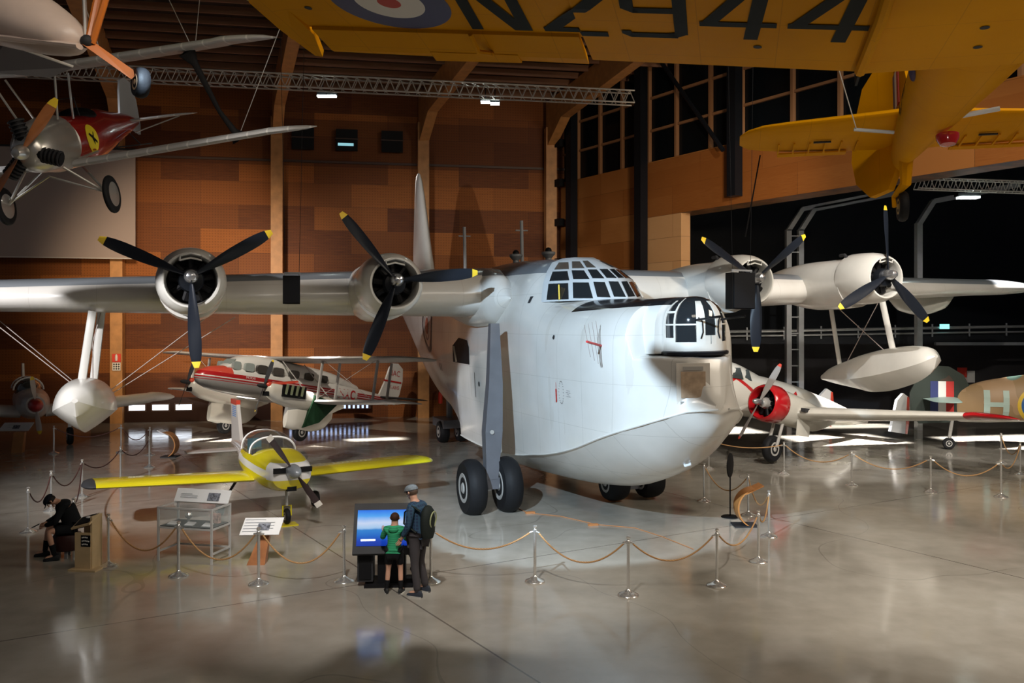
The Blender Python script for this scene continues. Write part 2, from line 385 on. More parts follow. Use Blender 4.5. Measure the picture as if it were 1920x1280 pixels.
# slit windows high in the wall
for i, t in enumerate((8.0, 10.0, 12.1)):
    r = struct(MB().box((0, -.02, 0), (1.0, .1, 1.0)).build('window_%d' % (i+1), black, loc=wp(t, 13.0, .22), rot=(0, 0, WYAW), smooth=0))
    struct(MB().box((0, -.09, .05), (1.06, .05, .05)).build('window_bar', mat('dark_trim', (.05, .02, .01)), r, smooth=0))
    if i == 1:
        MB().box((-.05, -.1, -.22), (.72, .03, .12)).build('lit_blind', mat('blue_daylight', (.35, .75, .85), emit=.7), r, smooth=0)
for i, t in enumerate((.75, 1.75, 2.75)):
    r = struct(MB().box((0, 0, 0), (.8, .08, .36)).build('window_%d' % (i+4), mat('dark_trim', (.05, .02, .01)), loc=wp(t, .66, .24), rot=(0, 0, WYAW), smooth=0))
    MB().box((0, -.05, 0), (.68, .03, .24)).build('pane', mat('daylight_pane', (.75, .85, 1), emit=2.2), r, smooth=0)
r = struct(MB().box((0, 0, 0), (3.8, .08, .34)).build('window_7', mat('dark_trim', (.05, .02, .01)), loc=wp(9.2, .62, .24), rot=(0, 0, WYAW), smooth=0))
for k in range(18): MB().box((-1.75+k*.205, -.05, 0), (.09, .03, .26)).build('pane', mat('daylight_pane_dim', (.45, .6, 1), emit=1.6), r, smooth=0)
s = MB().box((0, 0, .55), (8, .1, 1.1)).build('trim_2', mat('dark_skirting', (.03, .012, .008), .4), loc=wp(2.8, 0, .2), rot=(0, 0, WYAW), smooth=0); struct(s)
# side wall on the right with its opening
SO = Vector((2.35, 43.5, 0)); SD = Vector((.537, -.844, 0)).normalized(); SN = Vector((SD.y, -SD.x, 0)); SYAW = math.atan2(SD.y, SD.x)
if SN.x > 0: SN = -SN
def sp(s_, z=0, out=0): p = SO+SD*s_+SN*out; return (p.x, p.y, z)
def sbox(nm, s0, s1, z0, z1, th, m, out=0, parent=None):
    # back face away from the hall
    return MB().box(((s1-s0)/2, -th/2 if False else 0, (z1-z0)/2), (s1-s0, th, z1-z0)).build(nm, m, parent, loc=sp(s0, z0, out-th/2), rot=(0, 0, SYAW), smooth=0)
struct(sbox('wall_right', 0, 6.4, 0, 11.3, .5, ply))
struct(sbox('wall_jamb', 6.4, 8.5, 0, 8.95, .5, ply_light))
struct(sbox('wall_over_opening', 6.4, 30, 8.95, 11.3, 1.1, ply, out=.02))
glass_d = mat('dark_glazing', (.004, .006, .008), .25)
wn_ = struct(sbox('window_8', 0, 30, 11.3, 16, .1, glass_d, out=-.3))
mull = mat('mullion_timber', (.30, .15, .07), .5)
for s_ in (1.2, 2.9, 4.5, 6.3, 8.0, 9.95, 11.6, 14, 16, 18, 20, 22):
    MB().box((s_, 0, 2.35), (.12, .42, 4.7)).build('mullion', mull, wn_, smooth=0)
for z in (1.4, 2.8, 4.2):
    MB().box((15, .0, z), (30, .3, .1)).build('transom', mull, wn_, smooth=0)
bs = mat('black_steel', (.008, .009, .012), .35)
for s_, z0, z1, w_, lb in ((1.35, 0, 16, .4, 'black steel post standing in the wood-clad corner'), (6.35, 0, 16, .42, 'full-height black steel post left of the pale plywood jamb'), (11.7, 9.2, 16, .42, 'black steel post hanging above the opening, lower end free')):
    p = MB().box((0, 0, (z1-z0)/2), (w_, .4, z1-z0)).build('hall_post', bs, loc=sp(s_, z0, .3), rot=(0, 0, SYAW), smooth=0); tag(p, lb, 'post', 'black steel posts by the side wall')
br_ = MB().tube([sp(7.6, 15.6, .62), sp(11.42, 10.95, .62)], .09, 8).build('diagonal_brace', bs); tag(br_, 'thin black diagonal brace across the dark upper glazing', 'brace')
for k in range(5):
    b = MB().box((0, 0, 0), (.5, .3, .35)).build('timber_bracket', black, loc=sp(.55, 5.5+k*1.9, .45), rot=(0, 0, SYAW), smooth=0); tag(b, 'small black bracket on the corner column', 'bracket', 'brackets up the corner column')
# dark annexe beyond the opening
struct(MB().box((22, 47, 8), (44, .3, 16)).build('wall_annexe', mat('annexe_black', (.004, .006, .009), .6), smooth=0))
struct(MB().box((22, 46.0, 1.8), (44, .3, 3.6)).build('wall_annexe_lower', slate, smooth=0))
struct(MB().box((22, 43.6, 3.75), (38, 2.6, .55)).build('trim_3', mat('mezzanine_fascia', (.012, .013, .016), .5), smooth=0))
rl = thing('mezzanine_rail', (9, 42.0, 4.0), 0, 'pale grey rail along the dark mezzanine edge behind the right wing', 'railing')
MB().tube([(-2, 0, .0), (18, 0, .36)], .07, 8).build('top_rail', steel, rl); MB().tube([(-2, 0, -.2), (18, 0, .1)], .045, 8).build('lower_rail', steel, rl)
for k in range(11): MB().box((-1.4+k*1.75, 0, -.1+k*.03), (.06, .06, .6)).build('baluster', steel, rl, smooth=0)
r2 = MB().box((0, 0, 0), (9, .2, .14)).build('cable_tray', steel, loc=(24.2, 41.4, 3.5), smooth=0); tag(r2, 'pale horizontal tray low on the annexe wall at the far right', 'cable tray')
for i, (px, D, wdt) in enumerate(((1488, 39.5, .95), (1722, 37, .5))):
    x = (px-960)*D/F; r = thing('steel_portal', (x, D, 0), 0, ['twin-flanged grey steel column beside the inboard right propeller', 'single grey steel column behind the outboard right nacelle'][i], 'steel frame', 'grey steel portal frames in the annexe')
    for k, dx in enumerate((-.24, .3) if i == 0 else (0,)):
        zt = 8.6
        MB().box((dx, 0, zt/2), (.22, .3, zt)).build('column', steel, r, smooth=0)
        MB().prism([(dx-.11, zt-.05), (dx+.11, zt-.05), (dx+.75, zt+.95), (dx+.53, zt+.95)], (0, 0, 0), (1, 0, 0), (0, 0, 1), .3).build('knee', steel, r, smooth=0)
        MB().prism([(dx+.55, zt+.8), (dx+.6, zt+1.0), (dx+4.2, zt+1.7), (dx+4.2, zt+1.5)], (0, 0, 0), (1, 0, 0), (0, 0, 1), .25).build('rafter', steel, r, smooth=0)
    for k in range(12 if i == 0 else 0): MB().box((.03, 0, .4+k*.72), (.6, .08, .05)).build('batten', steel, r, smooth=0)
# trusses
def truss(name, a, b, h, m, label, n):
    a, b = Vector(a), Vector(b); r = thing(name, a, 0, label, 'truss'); d = b-a; u = d.normalized(); s_ = Vector((-u.y, u.x, 0)).normalized()*h; up = Vector((0, 0, h))
    for q in (Vector(), s_, up, s_+up): MB().tube([q, q+d], h*.07, 6).build('chord', m, r)
    mb = MB()
    for k in range(n):
        p, q = d*(k/n), d*((k+1)/n)
        mb.tube([p, (p+q)/2+up], h*.04, 4); mb.tube([(p+q)/2+up, q], h*.04, 4); mb.tube([p+s_, (p+q)/2+up+s_], h*.04, 4); mb.tube([p+up, q+up+s_], h*.04, 4); mb.tube([p, (p+q)/2+s_], h*.04, 4)
    mb.build('lacing', m, r)
    return r
truss('lighting_truss', atD(-60, 134, 28), atD(1190, 192, 31), .42, mat('truss_alu', (.45, .42, .38), .4, metal=.5), 'long aluminium lighting truss hung in front of the wood wall', 60)
truss('lighting_truss', atD(1722, 352, 30), atD(1990, 362, 30), .36, mat('truss_white', (.75, .75, .73), .4), 'short white lattice truss in the opening at the right', 18)
def flood(p, label, sz=.28, rz=0, emit=14):
    r = thing('flood_lamp', p, rz, label, 'lamp')
    MB().box((0, .05, .07), (sz*1.3, sz*.5, .12)).build('lamp_body', black, r, smooth=0)
    MB().box((0, -.02, -.03), (sz*1.1, sz*.6, .06)).build('lamp_lens', mat('lamp_glow', (.85, 1, .95), emit=emit), r, smooth=0)
    MB().tube([(0, .1, .1), (0, .1, .5)], .02, 6).build('bracket', black, r)
flood(atD(604, 179, 30.5), 'twin floodlight under the truss left of centre, left head'); flood(atD(622, 179, 30.5), 'twin floodlight under the truss left of centre, right head')
flood(atD(910, 190, 31), 'twin floodlight near the truss right end, left head'); flood(atD(928, 193, 31), 'twin floodlight near the truss right end, right head')
flood(atD(1815, 369, 31), 'bright rectangular floodlight hung below the white truss', .6); flood(atD(1137, 409, 40), 'small dim lamp on the corner', .1, emit=2) if False else None
ex = MB().box((0, 0, 0), (.42, .08, .22)).build('exit_sign', mat('teal_sign', (.25, .85, .8), emit=1.6), loc=atD(1771, 612, 41.9), smooth=0); tag(ex, 'small glowing teal exit sign on the mezzanine rail', 'sign')
# projection screen hanging in front of the wall at left
scr = thing('hanging_screen', wp(-3.6, 12.0, 1.2), WYAW, 'large translucent grey-pink screen hanging on the wood wall at left', 'screen')
n = NT('screen_scrim', .8); n.b.inputs['Alpha'].default_value = .88; n.color((.36, .29, .27))
MB().box((0, 0, -2.35), (9.0, .02, 4.75)).build('scrim', n.m, scr, smooth=0)
MB().tube([(-4.5, 0, -4.72), (4.5, 0, -4.72)], .03, 6).build('hem_bar', mat('scrim_hem', (.5, .46, .44)), scr)
MB().tube([(-4.5, 0, .05), (4.5, 0, .05)], .05, 6).build('top_bar', dark, scr)
# signs
fs = thing('fire_sign', wp(-.02, 2.75, .66), WYAW, 'red and white fire equipment sign on the left glulam column', 'sign')
MB().box((0, 0, .16), (.36, .02, .36)).build('red_panel', mat('sign_red', (.7, .04, .02), .5), fs, smooth=0); MB().box((0, 0, -.22), (.34, .02, .36)).build('symbol_panel', mat('sign_white', (.75, .72, .68), .5), fs, smooth=0)
MB().lathe([(.05, -.13), (.06, 0), (.05, .1), (.02, .15)]).build('extinguisher_symbol', mat('sign_white', (.75,.72,.68)), fs, loc=(0, -.02, .17))
for i in range(3):
    for k in range(3): MB().box((-.1+.1*i, -.015, -.32+.1*k), (.06, .01, .06), ry=R(45)).build('symbol_mark', dark, fs, smooth=0)
fx = thing('fire_extinguisher', wp(14.35, .95, .45), 0, 'red fire extinguisher on the wood wall beside the white tail', 'fire extinguisher')
MB().lathe([(.02, -.3), (.1, -.28), (.1, .2), (.05, .3), (.03, .34)]).build('cylinder', mat('sign_red', (.7,.04,.02)), fx); MB().box((0, -.02, .38), (.12, .1, .06)).build('valve', black, fx)
ws = thing('fire_sign', atD(1804, 706, 45.82), 0, 'red and white fire sign on the dark wall at right', 'sign')
MB().box((0, 0, .22), (.5, .03, .5)).build('red_panel', mat('sign_red', (.7,.04,.02)), ws, smooth=0); MB().box((0, 0, -.25), (.5, .03, .42)).build('lower_panel', mat('sign_pink', (.75, .5, .48)), ws, smooth=0)
t2 = MB().box((0,0,0), (.42, .03, .6)).build('notice', mat('sign_white', (.75,.72,.68)), loc=atD(1820, 706, 45.82), smooth=0); tag(t2, 'small white notice beside the fire sign on the dark wall', 'notice')
# ------------------------------------------------------------------ the white flying boat
FB = thing('flying_boat', (1.8, 21.8, 0), R(19.6), 'huge white four-engined flying boat on beaching wheels', 'aircraft', ry=R(-1.2))
def M_fb():
    n = NT('flying_boat_paint', .27, coat=.35)
    nz = n.noise(.9, 5); c = n.mix(n.math('MULTIPLY_ADD', nz, 1.5, -.4), (.60, .57, .52), (.72, .70, .66))
    st = n.noise(2.2, 6, (1, 1, .16)); c = n.mix(n.math('MULTIPLY', n.math('GREATER_THAN', st, .66), .14), c, (.36, .29, .2))
    # riveted plate seams
    s1 = n.lines(n.y, 1.12, .012); s2 = n.lines(n.z, .95, .008)
    c = n.mix(n.math('MULTIPLY', n.math('MAXIMUM', s1, s2), .3), c, (.2, .18, .15))
    grey = n.math('GREATER_THAN', n.z, n.math('MULTIPLY_ADD', n.math('MAXIMUM', n.y, 0), .02, 5.62)); c = n.mix(grey, c, (.20, .215, .23))
    bk = n.math('MULTIPLY', n.math('GREATER_THAN', n.z, n.math('MULTIPLY_ADD', n.math('SUBTRACT', n.y, -4.9), -.03, 4.72)), n.band(n.y, -5.4, -2.2))
    c = n.mix(bk, c, (.012, .013, .015))
    return n.color(c)
fb = M_fb(); fbw = mat('boat_white', (.68, .66, .61), .27, coat=.35, var=.07, vs=1.2); fbg = mat('boat_grey_top', (.20, .215, .23), .4, var=.08)
tyre = mat('tyre_rubber', (.010, .010, .011), .62, bump=.2, vs=14); rimm = mat('wheel_rim', (.42, .40, .37), .45, metal=.3)
gunm = mat('gun_black', (.01, .01, .012), .35); bglass = mat('dark_perspex', (.018, .02, .022), .04, coat=1); yel = mat('tip_yellow', (.85, .58, .03), .45); prop_b = mat('propeller_black', (.012, .015, .022), .32)
spn = mat('polished_hub', (.55, .56, .58), .22, metal=.85)
#      y     zk    zc    xc    zw    xw    zt   pt
HT = [(-6.02,2.70,2.80, .10, 2.85, .08, 2.92, 2.4),
      (-5.94,2.52,2.79, .33, 2.90, .18, 3.10, 3),
      (-5.84,2.40,2.77, .48, 3.0,  .26, 3.45, 3.6),
      (-5.74,2.30,2.73, .60, 3.2,  .38, 3.70, 4.5),
      (-5.62,2.18,2.68, .72, 3.4,  .50, 3.75, 5.5),
      (-5.3, 1.98,2.56, .94,3.45, .75, 3.76, 7),
      (-4.75,1.57,2.37, 1.22,3.5,  1.10,3.76, 9),
      (-4.62,1.48,2.33, 1.28,3.55, 1.20,4.80, 3.4),
      (-3.8, 1.15,2.08, 1.42,3.6,  1.40,4.85, 3.2),
      (-2.9, .90, 1.80, 1.47,3.6,  1.50,4.90, 3),
      (-2.0, .74, 1.58, 1.50,3.6,  1.55,4.93, 3),
      (-1.0, .62, 1.40, 1.52,3.6,  1.58,4.98, 3.2),
      (-.4, .58, 1.32, 1.52,3.6,  1.59,5.3, 3),
      (.35,  .54, 1.20, 1.52,3.7,  1.60,5.92, 2.6),
      (2,    .46, 1.06, 1.50,3.8,  1.60,6.08, 2.5),
      (4,    .42, 1.00, 1.46,3.8,  1.58,6.15, 2.5),
      (6.1,  .45, 1.02, 1.36,3.8,  1.50,6.15, 2.3),
      (6.3,  .75, 1.22, 1.30,3.8,  1.50,6.15, 2.3),
      (9,    1.05,1.85, .95, 4.0,  1.35,6.22, 2.2),
      (12,   1.45,2.75, .72, 4.5,  1.12,6.35, 2.2),
      (14.5, 2.2, 3.60, .60, 4.9,  .88, 6.50, 2.2),
      (16.5, 3.3, 4.2,  .50, 5.2,  .66, 6.6,  2),
      (18.5, 4.5, 4.85, .35, 5.4,  .45, 6.55, 2),
      (20.0, 5.4, 5.5,  .12, 5.6,  .15, 6.0,  2)]
def hull_rings():
    rings = []; ys = [r[0] for r in HT]
    for a, b in zip(ys[:-1], ys[1:]):
        k = max(1, int((b-a)/.35)); rings += [a+(b-a)*i/k for i in range(k)]
    rings.append(ys[-1]); out = []
    for y in rings:
        zk, zc, xc, zw, xw, zt, p = itp(HT, y); half = []
        for i in range(7):
            u = i/6; half.append((xc*u, zk+(zc-zk)*(u-.25*math.sin(math.pi*u)*.9)))   # hollow vee bottom
        for i in range(1, 6):
            u = i/5; half.append((xc+(xw-xc)*math.sin(u*math.pi/2), zc+.02+(zw-zc)*u))
        for i in range(1, 15):
            a = math.pi/2*i/14; half.append((xw*max(0, math.cos(a))**(2/p), zw+(zt-zw)*math.sin(a)**(2/p)))
        out.append([(x, y, z) for x, z in half]+[(-x, y, z) for x, z in reversed(half[1:-1])])
    return out
hull = MB().loft(hull_rings()).build('hull', fb, FB, smooth=28)
# chine spray rail
for s_ in (-1, 1):
    MB().tube([(s_*(itp(HT, y)[2]+.01), y, itp(HT, y)[1]+.01) for y in [-6.15+i*.35 for i in range(36)]], .022, 6).build('chine_rail', fbw, hull)
# wing with dihedral and taper
WZ = 5.09
def wsec(x):
    a = abs(x); u = a/20.0; return (x, 1.75+.115*a, WZ+.010*a, 6.3-3.5*u-.115*a*.6, 1.36-.95*u)
secs = [wsec(x) for x in [-19]+[-17+i*1.7 for i in range(10)]]+[wsec(-1.2)]
half = [wsec(x) for x in (1.2, 3, 5, 7, 9, 11, 13, 15, 17)]
tp = tipfall(17, 20.2, half[-1][1], half[-1][2], half[-1][3], half[-1][4], 8)
for s_, nm in ((-1, 'wing'), (1, 'wing')):
    sc = [(s_*x, a, b, c, d) for x, a, b, c, d in half+tp]
    n_ = 'boat_wing_paint'
    if n_ not in MATS:
        n = NT(n_, .28, coat=.35); nz = n.noise(.8, 5); c = n.mix(n.math('MULTIPLY_ADD', nz, 1.5, -.4), (.60, .57, .52), (.72, .69, .65))
        sm = n.math('MAXIMUM', n.lines(n.x, 1.45, .012), n.lines(n.z, .42, .006)); c = n.mix(n.math('MULTIPLY', sm, .22), c, (.25, .2, .15))
        ax = n.math('ABSOLUTE', n.x)
        pz = n.math('MULTIPLY', n.math('LESS_THAN', n.z, 4.62), n.math('GREATER_THAN', n.noise(1.4, 3, (.4, 1, 3)), .56)); c = n.mix(n.math('MULTIPLY', pz, .22), c, (.5, .35, .24))
        c = n.mix(n.math('GREATER_THAN', n.z, n.math('MULTIPLY_ADD', ax, -.018, 5.72)), c, (.20, .215, .23)); n.color(c)
    sc2 = []
    for i in range(len(sc)-1):
        sc2.append(sc[i])
    wg = wing(sc2+[sc[-1]]).build(nm, MATS[n_], FB, smooth=40)
    # wing-root fillet
    fz = body([(1.0, WZ-.05, .02, .02, .02, 2), (1.35, WZ-.04, .3, .3, .3, 2), (2.0, WZ-.02, .45, .66, .68, 2.2), (3.5, WZ, .5, .86, .78, 2.3), (6, WZ, .4, .6, .5, 2), (8.2, WZ, .05, .06, .06, 2)], 20, 20)
    fz.build('wing_root_fillet', fb, FB, loc=(s_*1.5, 0, 0))
    # small black square ports in the leading edge
for x, z in ((-6.62, 5.16), (6.55, 5.2)):
    MB().box((x, wsec(x)[1]-.0, z), (.2, .16, .16)).build('leading_edge_port', black, FB, smooth=0)
# cockpit glazing shell and panes
LV = [(4.90, [(-1.26,-.5),(-1.24,-.65),(-.94,-1.5),(-.58,-2.05),(-.30,-2.35),(0,-2.5)]),
      (5.36, [(-1.14,-.35),(-1.10,-.5),(-.80,-1.22),(-.50,-1.68),(-.25,-1.93),(0,-2.05)]),
      (5.64, [(-.96,-.15),(-.90,-.3),(-.64,-.82),(-.40,-1.18),(-.20,-1.38),(0,-1.48)]),
      (5.88, [(-.66,.25),(-.58,.05),(-.40,-.32),(-.25,-.58),(-.12,-.68),(0,-.75)])]
shell = MB(); rings = []
for z, pl in LV: rings.append([(x, y, z) for x, y in pl]+[(-x, y, z) for x, y in reversed(pl[:-1])])
rings.append([(p[0]*.6, max(p[1], -.2), 5.98) for p in rings[-1]])
shell.loft(rings, caps=(0, 1), closed=False)
cs = shell.build('cockpit_canopy', mat('canopy_frame', (.55, .57, .58), .35, var=.05), FB, smooth=30)
def pane(parent, q, ins, off, m, name='window_pane'):
    q = [Vector(p) for p in q]; c = sum(q, Vector())/4; nn = (q[1]-q[0]).cross(q[3]-q[0]).normalized()
    if nn.dot(c-Vector((0, 1, 3.5))) < 0: nn = -nn
    e = [p+(c-p).normalized()*ins*(1.3) for p in q]
    b = [p+nn*off for p in e]; mb = MB(); mb.loft([e, b]); return mb.build(name, m, parent, smooth=0)
def quad_panes(lv, i, ja, frac=(0, 1)):
    r0, r1 = rings[lv], rings[lv+1]; return [r0[ja], r0[ja+1], r1[ja+1], r1[ja]]
for lv in (0, 1):
    for j in range(10):
        q = quad_panes(lv, 0, j); a, b = Vector(q[0]), Vector(q[1])
        if j in (0, 9): continue
        pane(cs, q, .065 if lv == 0 else .055, .012, bglass)
for j in (1, 2, 3, 6, 7, 8):
    q = quad_panes(2, 0, j); pane(cs, q, .06, .012, mat('smoked_perspex', (.10, .085, .07), .08, coat=.6))
MB().box((-1.04, -1.07, 5.10), (.03, .10, .36), rx=R(-18), rz=R(-20)).build('yellow_curtain', mat('curtain_yellow', (.7, .5, .05)), cs)
# front turret
TC = (.04, -5.12)
def tr(z): return .585 if z < 4.32 else .585*math.sqrt(max(0, 1-((z-4.32)/.56)**2.3))
prof = [(tr(z), z) for z in [3.84, 4.0, 4.16, 4.32, 4.42, 4.52, 4.62, 4.70, 4.76, 4.81, 4.845, 4.865, 4.875]]
tur = MB().lathe([(.56, 3.84)]+[(a*.985, b) for a, b in prof[1:]], o=(*TC, 0), n=48).build('nose_turret', bglass, FB, smooth=60)
cream = mat('turret_cream', (.66, .61, .54), .4, var=.05)
def tstrip(a0, a1, z0, z1, m, nm, th=.014):
    zs = [z for z in [z0+(z1-z0)*i/8 for i in range(9)]]; na = max(1, int(abs(a1-a0)/6)); mb = MB()
    def P(a, z, e): r = tr(min(z, 4.874))+e; a = R(a); return (TC[0]-r*math.sin(a), TC[1]-r*math.cos(a), z)
    inn = [[P(a0+(a1-a0)*k/na, z, -.005) for k in range(na+1)] for z in zs]; out = [[P(a0+(a1-a0)*k/na, z, th) for k in range(na+1)] for z in zs]
    loop = []
    for g, h in zip(inn, out): loop.append(g+h[::-1])
    mb.loft(loop); return mb.build(nm, m, tur, smooth=50)
for s_ in (-1, 1):
    tstrip(s_*11, s_*27, 3.98, 4.78, cream, 'gun_panel'); tstrip(s_*66, s_*70, 3.98, 4.84, cream, 'frame_bar'); tstrip(s_*95, s_*104, 3.98, 4.8, cream, 'frame_bar')
    tstrip(s_*27, s_*95, 4.33, 4.36, cream, 'frame_bar'); tstrip(s_*27, s_*66, 3.98, 4.02, cream, 'frame_bar'); tstrip(s_*66, s_*100, 3.98, 4.1, cream, 'frame_bar'); tstrip(s_*66, s_*97, 4.56, 4.60, cream, 'frame_bar')
    tstrip(s_*1, s_*11, 3.98, 4.14, cream, 'frame_bar')
    g = MB().tube([(TC[0]+s_*.26, -5.55, 4.42), (TC[0]+s_*.26, -6.1, 4.46), (TC[0]+s_*.26, -6.42, 4.48)], [.02, .02, .026], 10).build('machine_gun', gunm, tur)
    MB().tube([(TC[0]+s_*.23, -5.66, 4.47), (TC[0]+s_*.17, -5.70, 4.40), (TC[0]+s_*.16, -5.70, 4.2), (TC[0]+s_*.2, -5.69, 4.08)], .014, 6).build('gun_slot', gunm, tur)
tstrip(-170, 170, 3.84, 3.98, cream, 'turret_base'); MB().lathe([(.625, 3.77), (.64, 3.80), (.64, 3.83), (.6, 3.85)], o=(*TC, 0), n=48).build('turret_ring', gunm, tur)
# fairing behind the turret
fr = []
for i in range(13):
    a = R(180*i/12); fr.append((math.cos(a), math.sin(a)))
fa = MB(); rr = []
for y, wd_, z0, z1 in ((-4.05, 1.05, 3.76, 4.86), (-4.5, .92, 3.78, 4.88), (-4.95, .72, 3.80, 4.87)):
    rr.append([(-wd_, y, z0)]+[(-wd_*abs(c)**.7*(1 if c > 0 else -1), y, z0+.3+(z1-z0-.3)*s_**.75) for c, s_ in fr]+[(wd_, y, z0)])
fo_ = fa.loft(rr).build('turret_fairing', fb, FB, smooth=40); MB().tube([(p[0]*1.005, p[1]-.0, p[2]) for p in rr[0]], .014, 5).build('fairing_seal', gunm, fo_)
# bow window
bwn = MB().box((0, 0, 0), (.60, .06, .84)).build('bomb_aimer_window', cream, FB, loc=(-.37, -5.735, 3.22), rot=(R(3), 0, R(-27)), smooth=0)
MB().box((0, -.035, .03), (.44, .03, .48)).build('wooden_blind', mat('pale_wood_blind', (.42, .30, .2), .5, var=.2, vs=9), bwn, smooth=0)
for dx in (-.2, .2): MB().box((dx, -.04, -.32), (.07, .02, .09)).build('latch', rimm, bwn)
MB().box((0, -.04, .33), (.36, .02, .07)).build('rail', rimm, bwn)
tw = thing_o = MB().tube([(-.14, -5.5, 1.62), (-.2, -5.62, 1.60), (-.14, -5.72, 1.62), (-.08, -5.62, 1.63), (-.14, -5.5, 1.62)], .03, 8).build('towing_ring', mat('ring_white', (.7, .7, .7)), FB, loc=(.14, .75, .02))
# hull hatch / windows on the side
hx = lambda y, z: -itp(HT, y)[4]
def side_decal(vf, y, z, m, nm, off=.012): return decal(hull, vf, (-4, y, z), (0, -1, 0), (0, 0, 1), (1, 0, 0), m, nm, off)
side_decal(poly_mesh([((-1.0, -.35), (.95, -.35), (.95, .15), (-1.0, .15)), ((-1.0, .15), (.95, .15), (.75, .34), (-.3, .40))], 6, 3), 5.35, 3.6, black, 'galley_hatch')
MB().tube([(-1.64, 5.5, 3.3), (-1.66, 5.7, 3.75)], .03, 6).build('hatch_stay', mat('rail_tan', (.4, .3, .22)), FB)
for dy in (0, .35): side_decal(poly_mesh([((-.04, -.12), (.04, -.12), (.04, .12), (-.04, .12))], 2, 2), 8.4+dy, 3.0, dark, 'footstep')
side_decal(disc_mesh(0, .07), 3.5, 2.75, dark, 'filler_cap'); side_decal(poly_mesh([((-.02, -.35), (.02, -.35), (.02, .35), (-.02, .35))]), 3.9, 2.7, dark, 'vent_slot')
side_decal(disc_mesh(0, .05), -1.9, 4.1, dark, 'drain_plug'); side_decal(poly_mesh([((-.05, -.08), (.05, -.08), (.05, .08), (-.05, .08))]), -.1, 4.97, dark, 'vent_slot')
red = mat('marking_red', (.5, .02, .015), .5); blu = mat('marking_blue', (.02, .03, .14), .45); wht = mat('marking_white', (.75, .73, .7), .45)
# red pitot marker, small stencils and dotted ring
side_decal(poly_mesh([((-.03, -.3), (.03, -.28), (.03, .0), (-.03, .0)), ((-.008, 0), (.008, 0), (.006, .14), (-.006, .14))]), -2.02, 2.98, red, 'red_warning_mark')
dots = ([], [])
for k in range(22):
    a = 2*math.pi*k/22; v, f_ = poly_mesh([((-.012, -.006), (.012, -.006), (.012, .006), (-.012, .006))], 1, 1); b = len(dots[0])
    dots[0].extend([(x+.11*math.cos(a), y+.24*math.sin(a)) for x, y in v]); dots[1].extend([tuple(i+b for i in q) for q in f_])
side_decal(dots, -2.28, 2.92, dark, 'dotted_ring')
def lines_mesh(n, w_, dz, h=.006):
    q = []
    for k in range(n):
        ww = w_*(.75+.25*math.sin(k*2.3)); q.append(((-ww/2, -k*dz), (ww/2, -k*dz), (ww/2, -k*dz+h), (-ww/2, -k*dz+h)))
    return poly_mesh(q, 5, 1)
side_decal(lines_mesh(4, .22, .04), -2.62, 2.97, mat('stencil_grey', (.25, .25, .28)), 'small_stencil'); side_decal(lines_mesh(2, .3, .05), -1.3, 4.82, MATS['stencil_grey'], 'small_stencil')
# rear roundel seen edge-on
for r0, r1, m_ in ((.75, .95, mat('faded_navy', (.05, .04, .05))), (.0, .3, mat('faded_red', (.3, .08, .05))), (.45, .5, MATS['faded_navy'] if 'faded_navy' in MATS else dark)): side_decal(disc_mesh(r0, r1), 10.6, 4.35, m_, 'fuselage_roundel')
# yagi aerial standing off the bow side
def yagi(o, ang, m_rod, nm, sc=1):
    y = MB()
    y.tube([(0, 0, 0), (-.5*sc, -.42*sc, .10)], .024, 8); yo = y.build(nm, m_rod, FB, loc=o)
    for k in range(4):
        u = .15+.27*k; p = Vector((-.5*sc*u, -.42*sc*u, .1*u)); d = Vector((-.06, .0, .46-.05*k))
        MB().tube([p-d*.95, p+d*1.05], .006, 5).build('dipole_rod', mat('rod_grey', (.28, .24, .22)), yo)
    return yo
yagi((-1.36, -3.95, 3.95), 0, red, 'yagi_aerial')
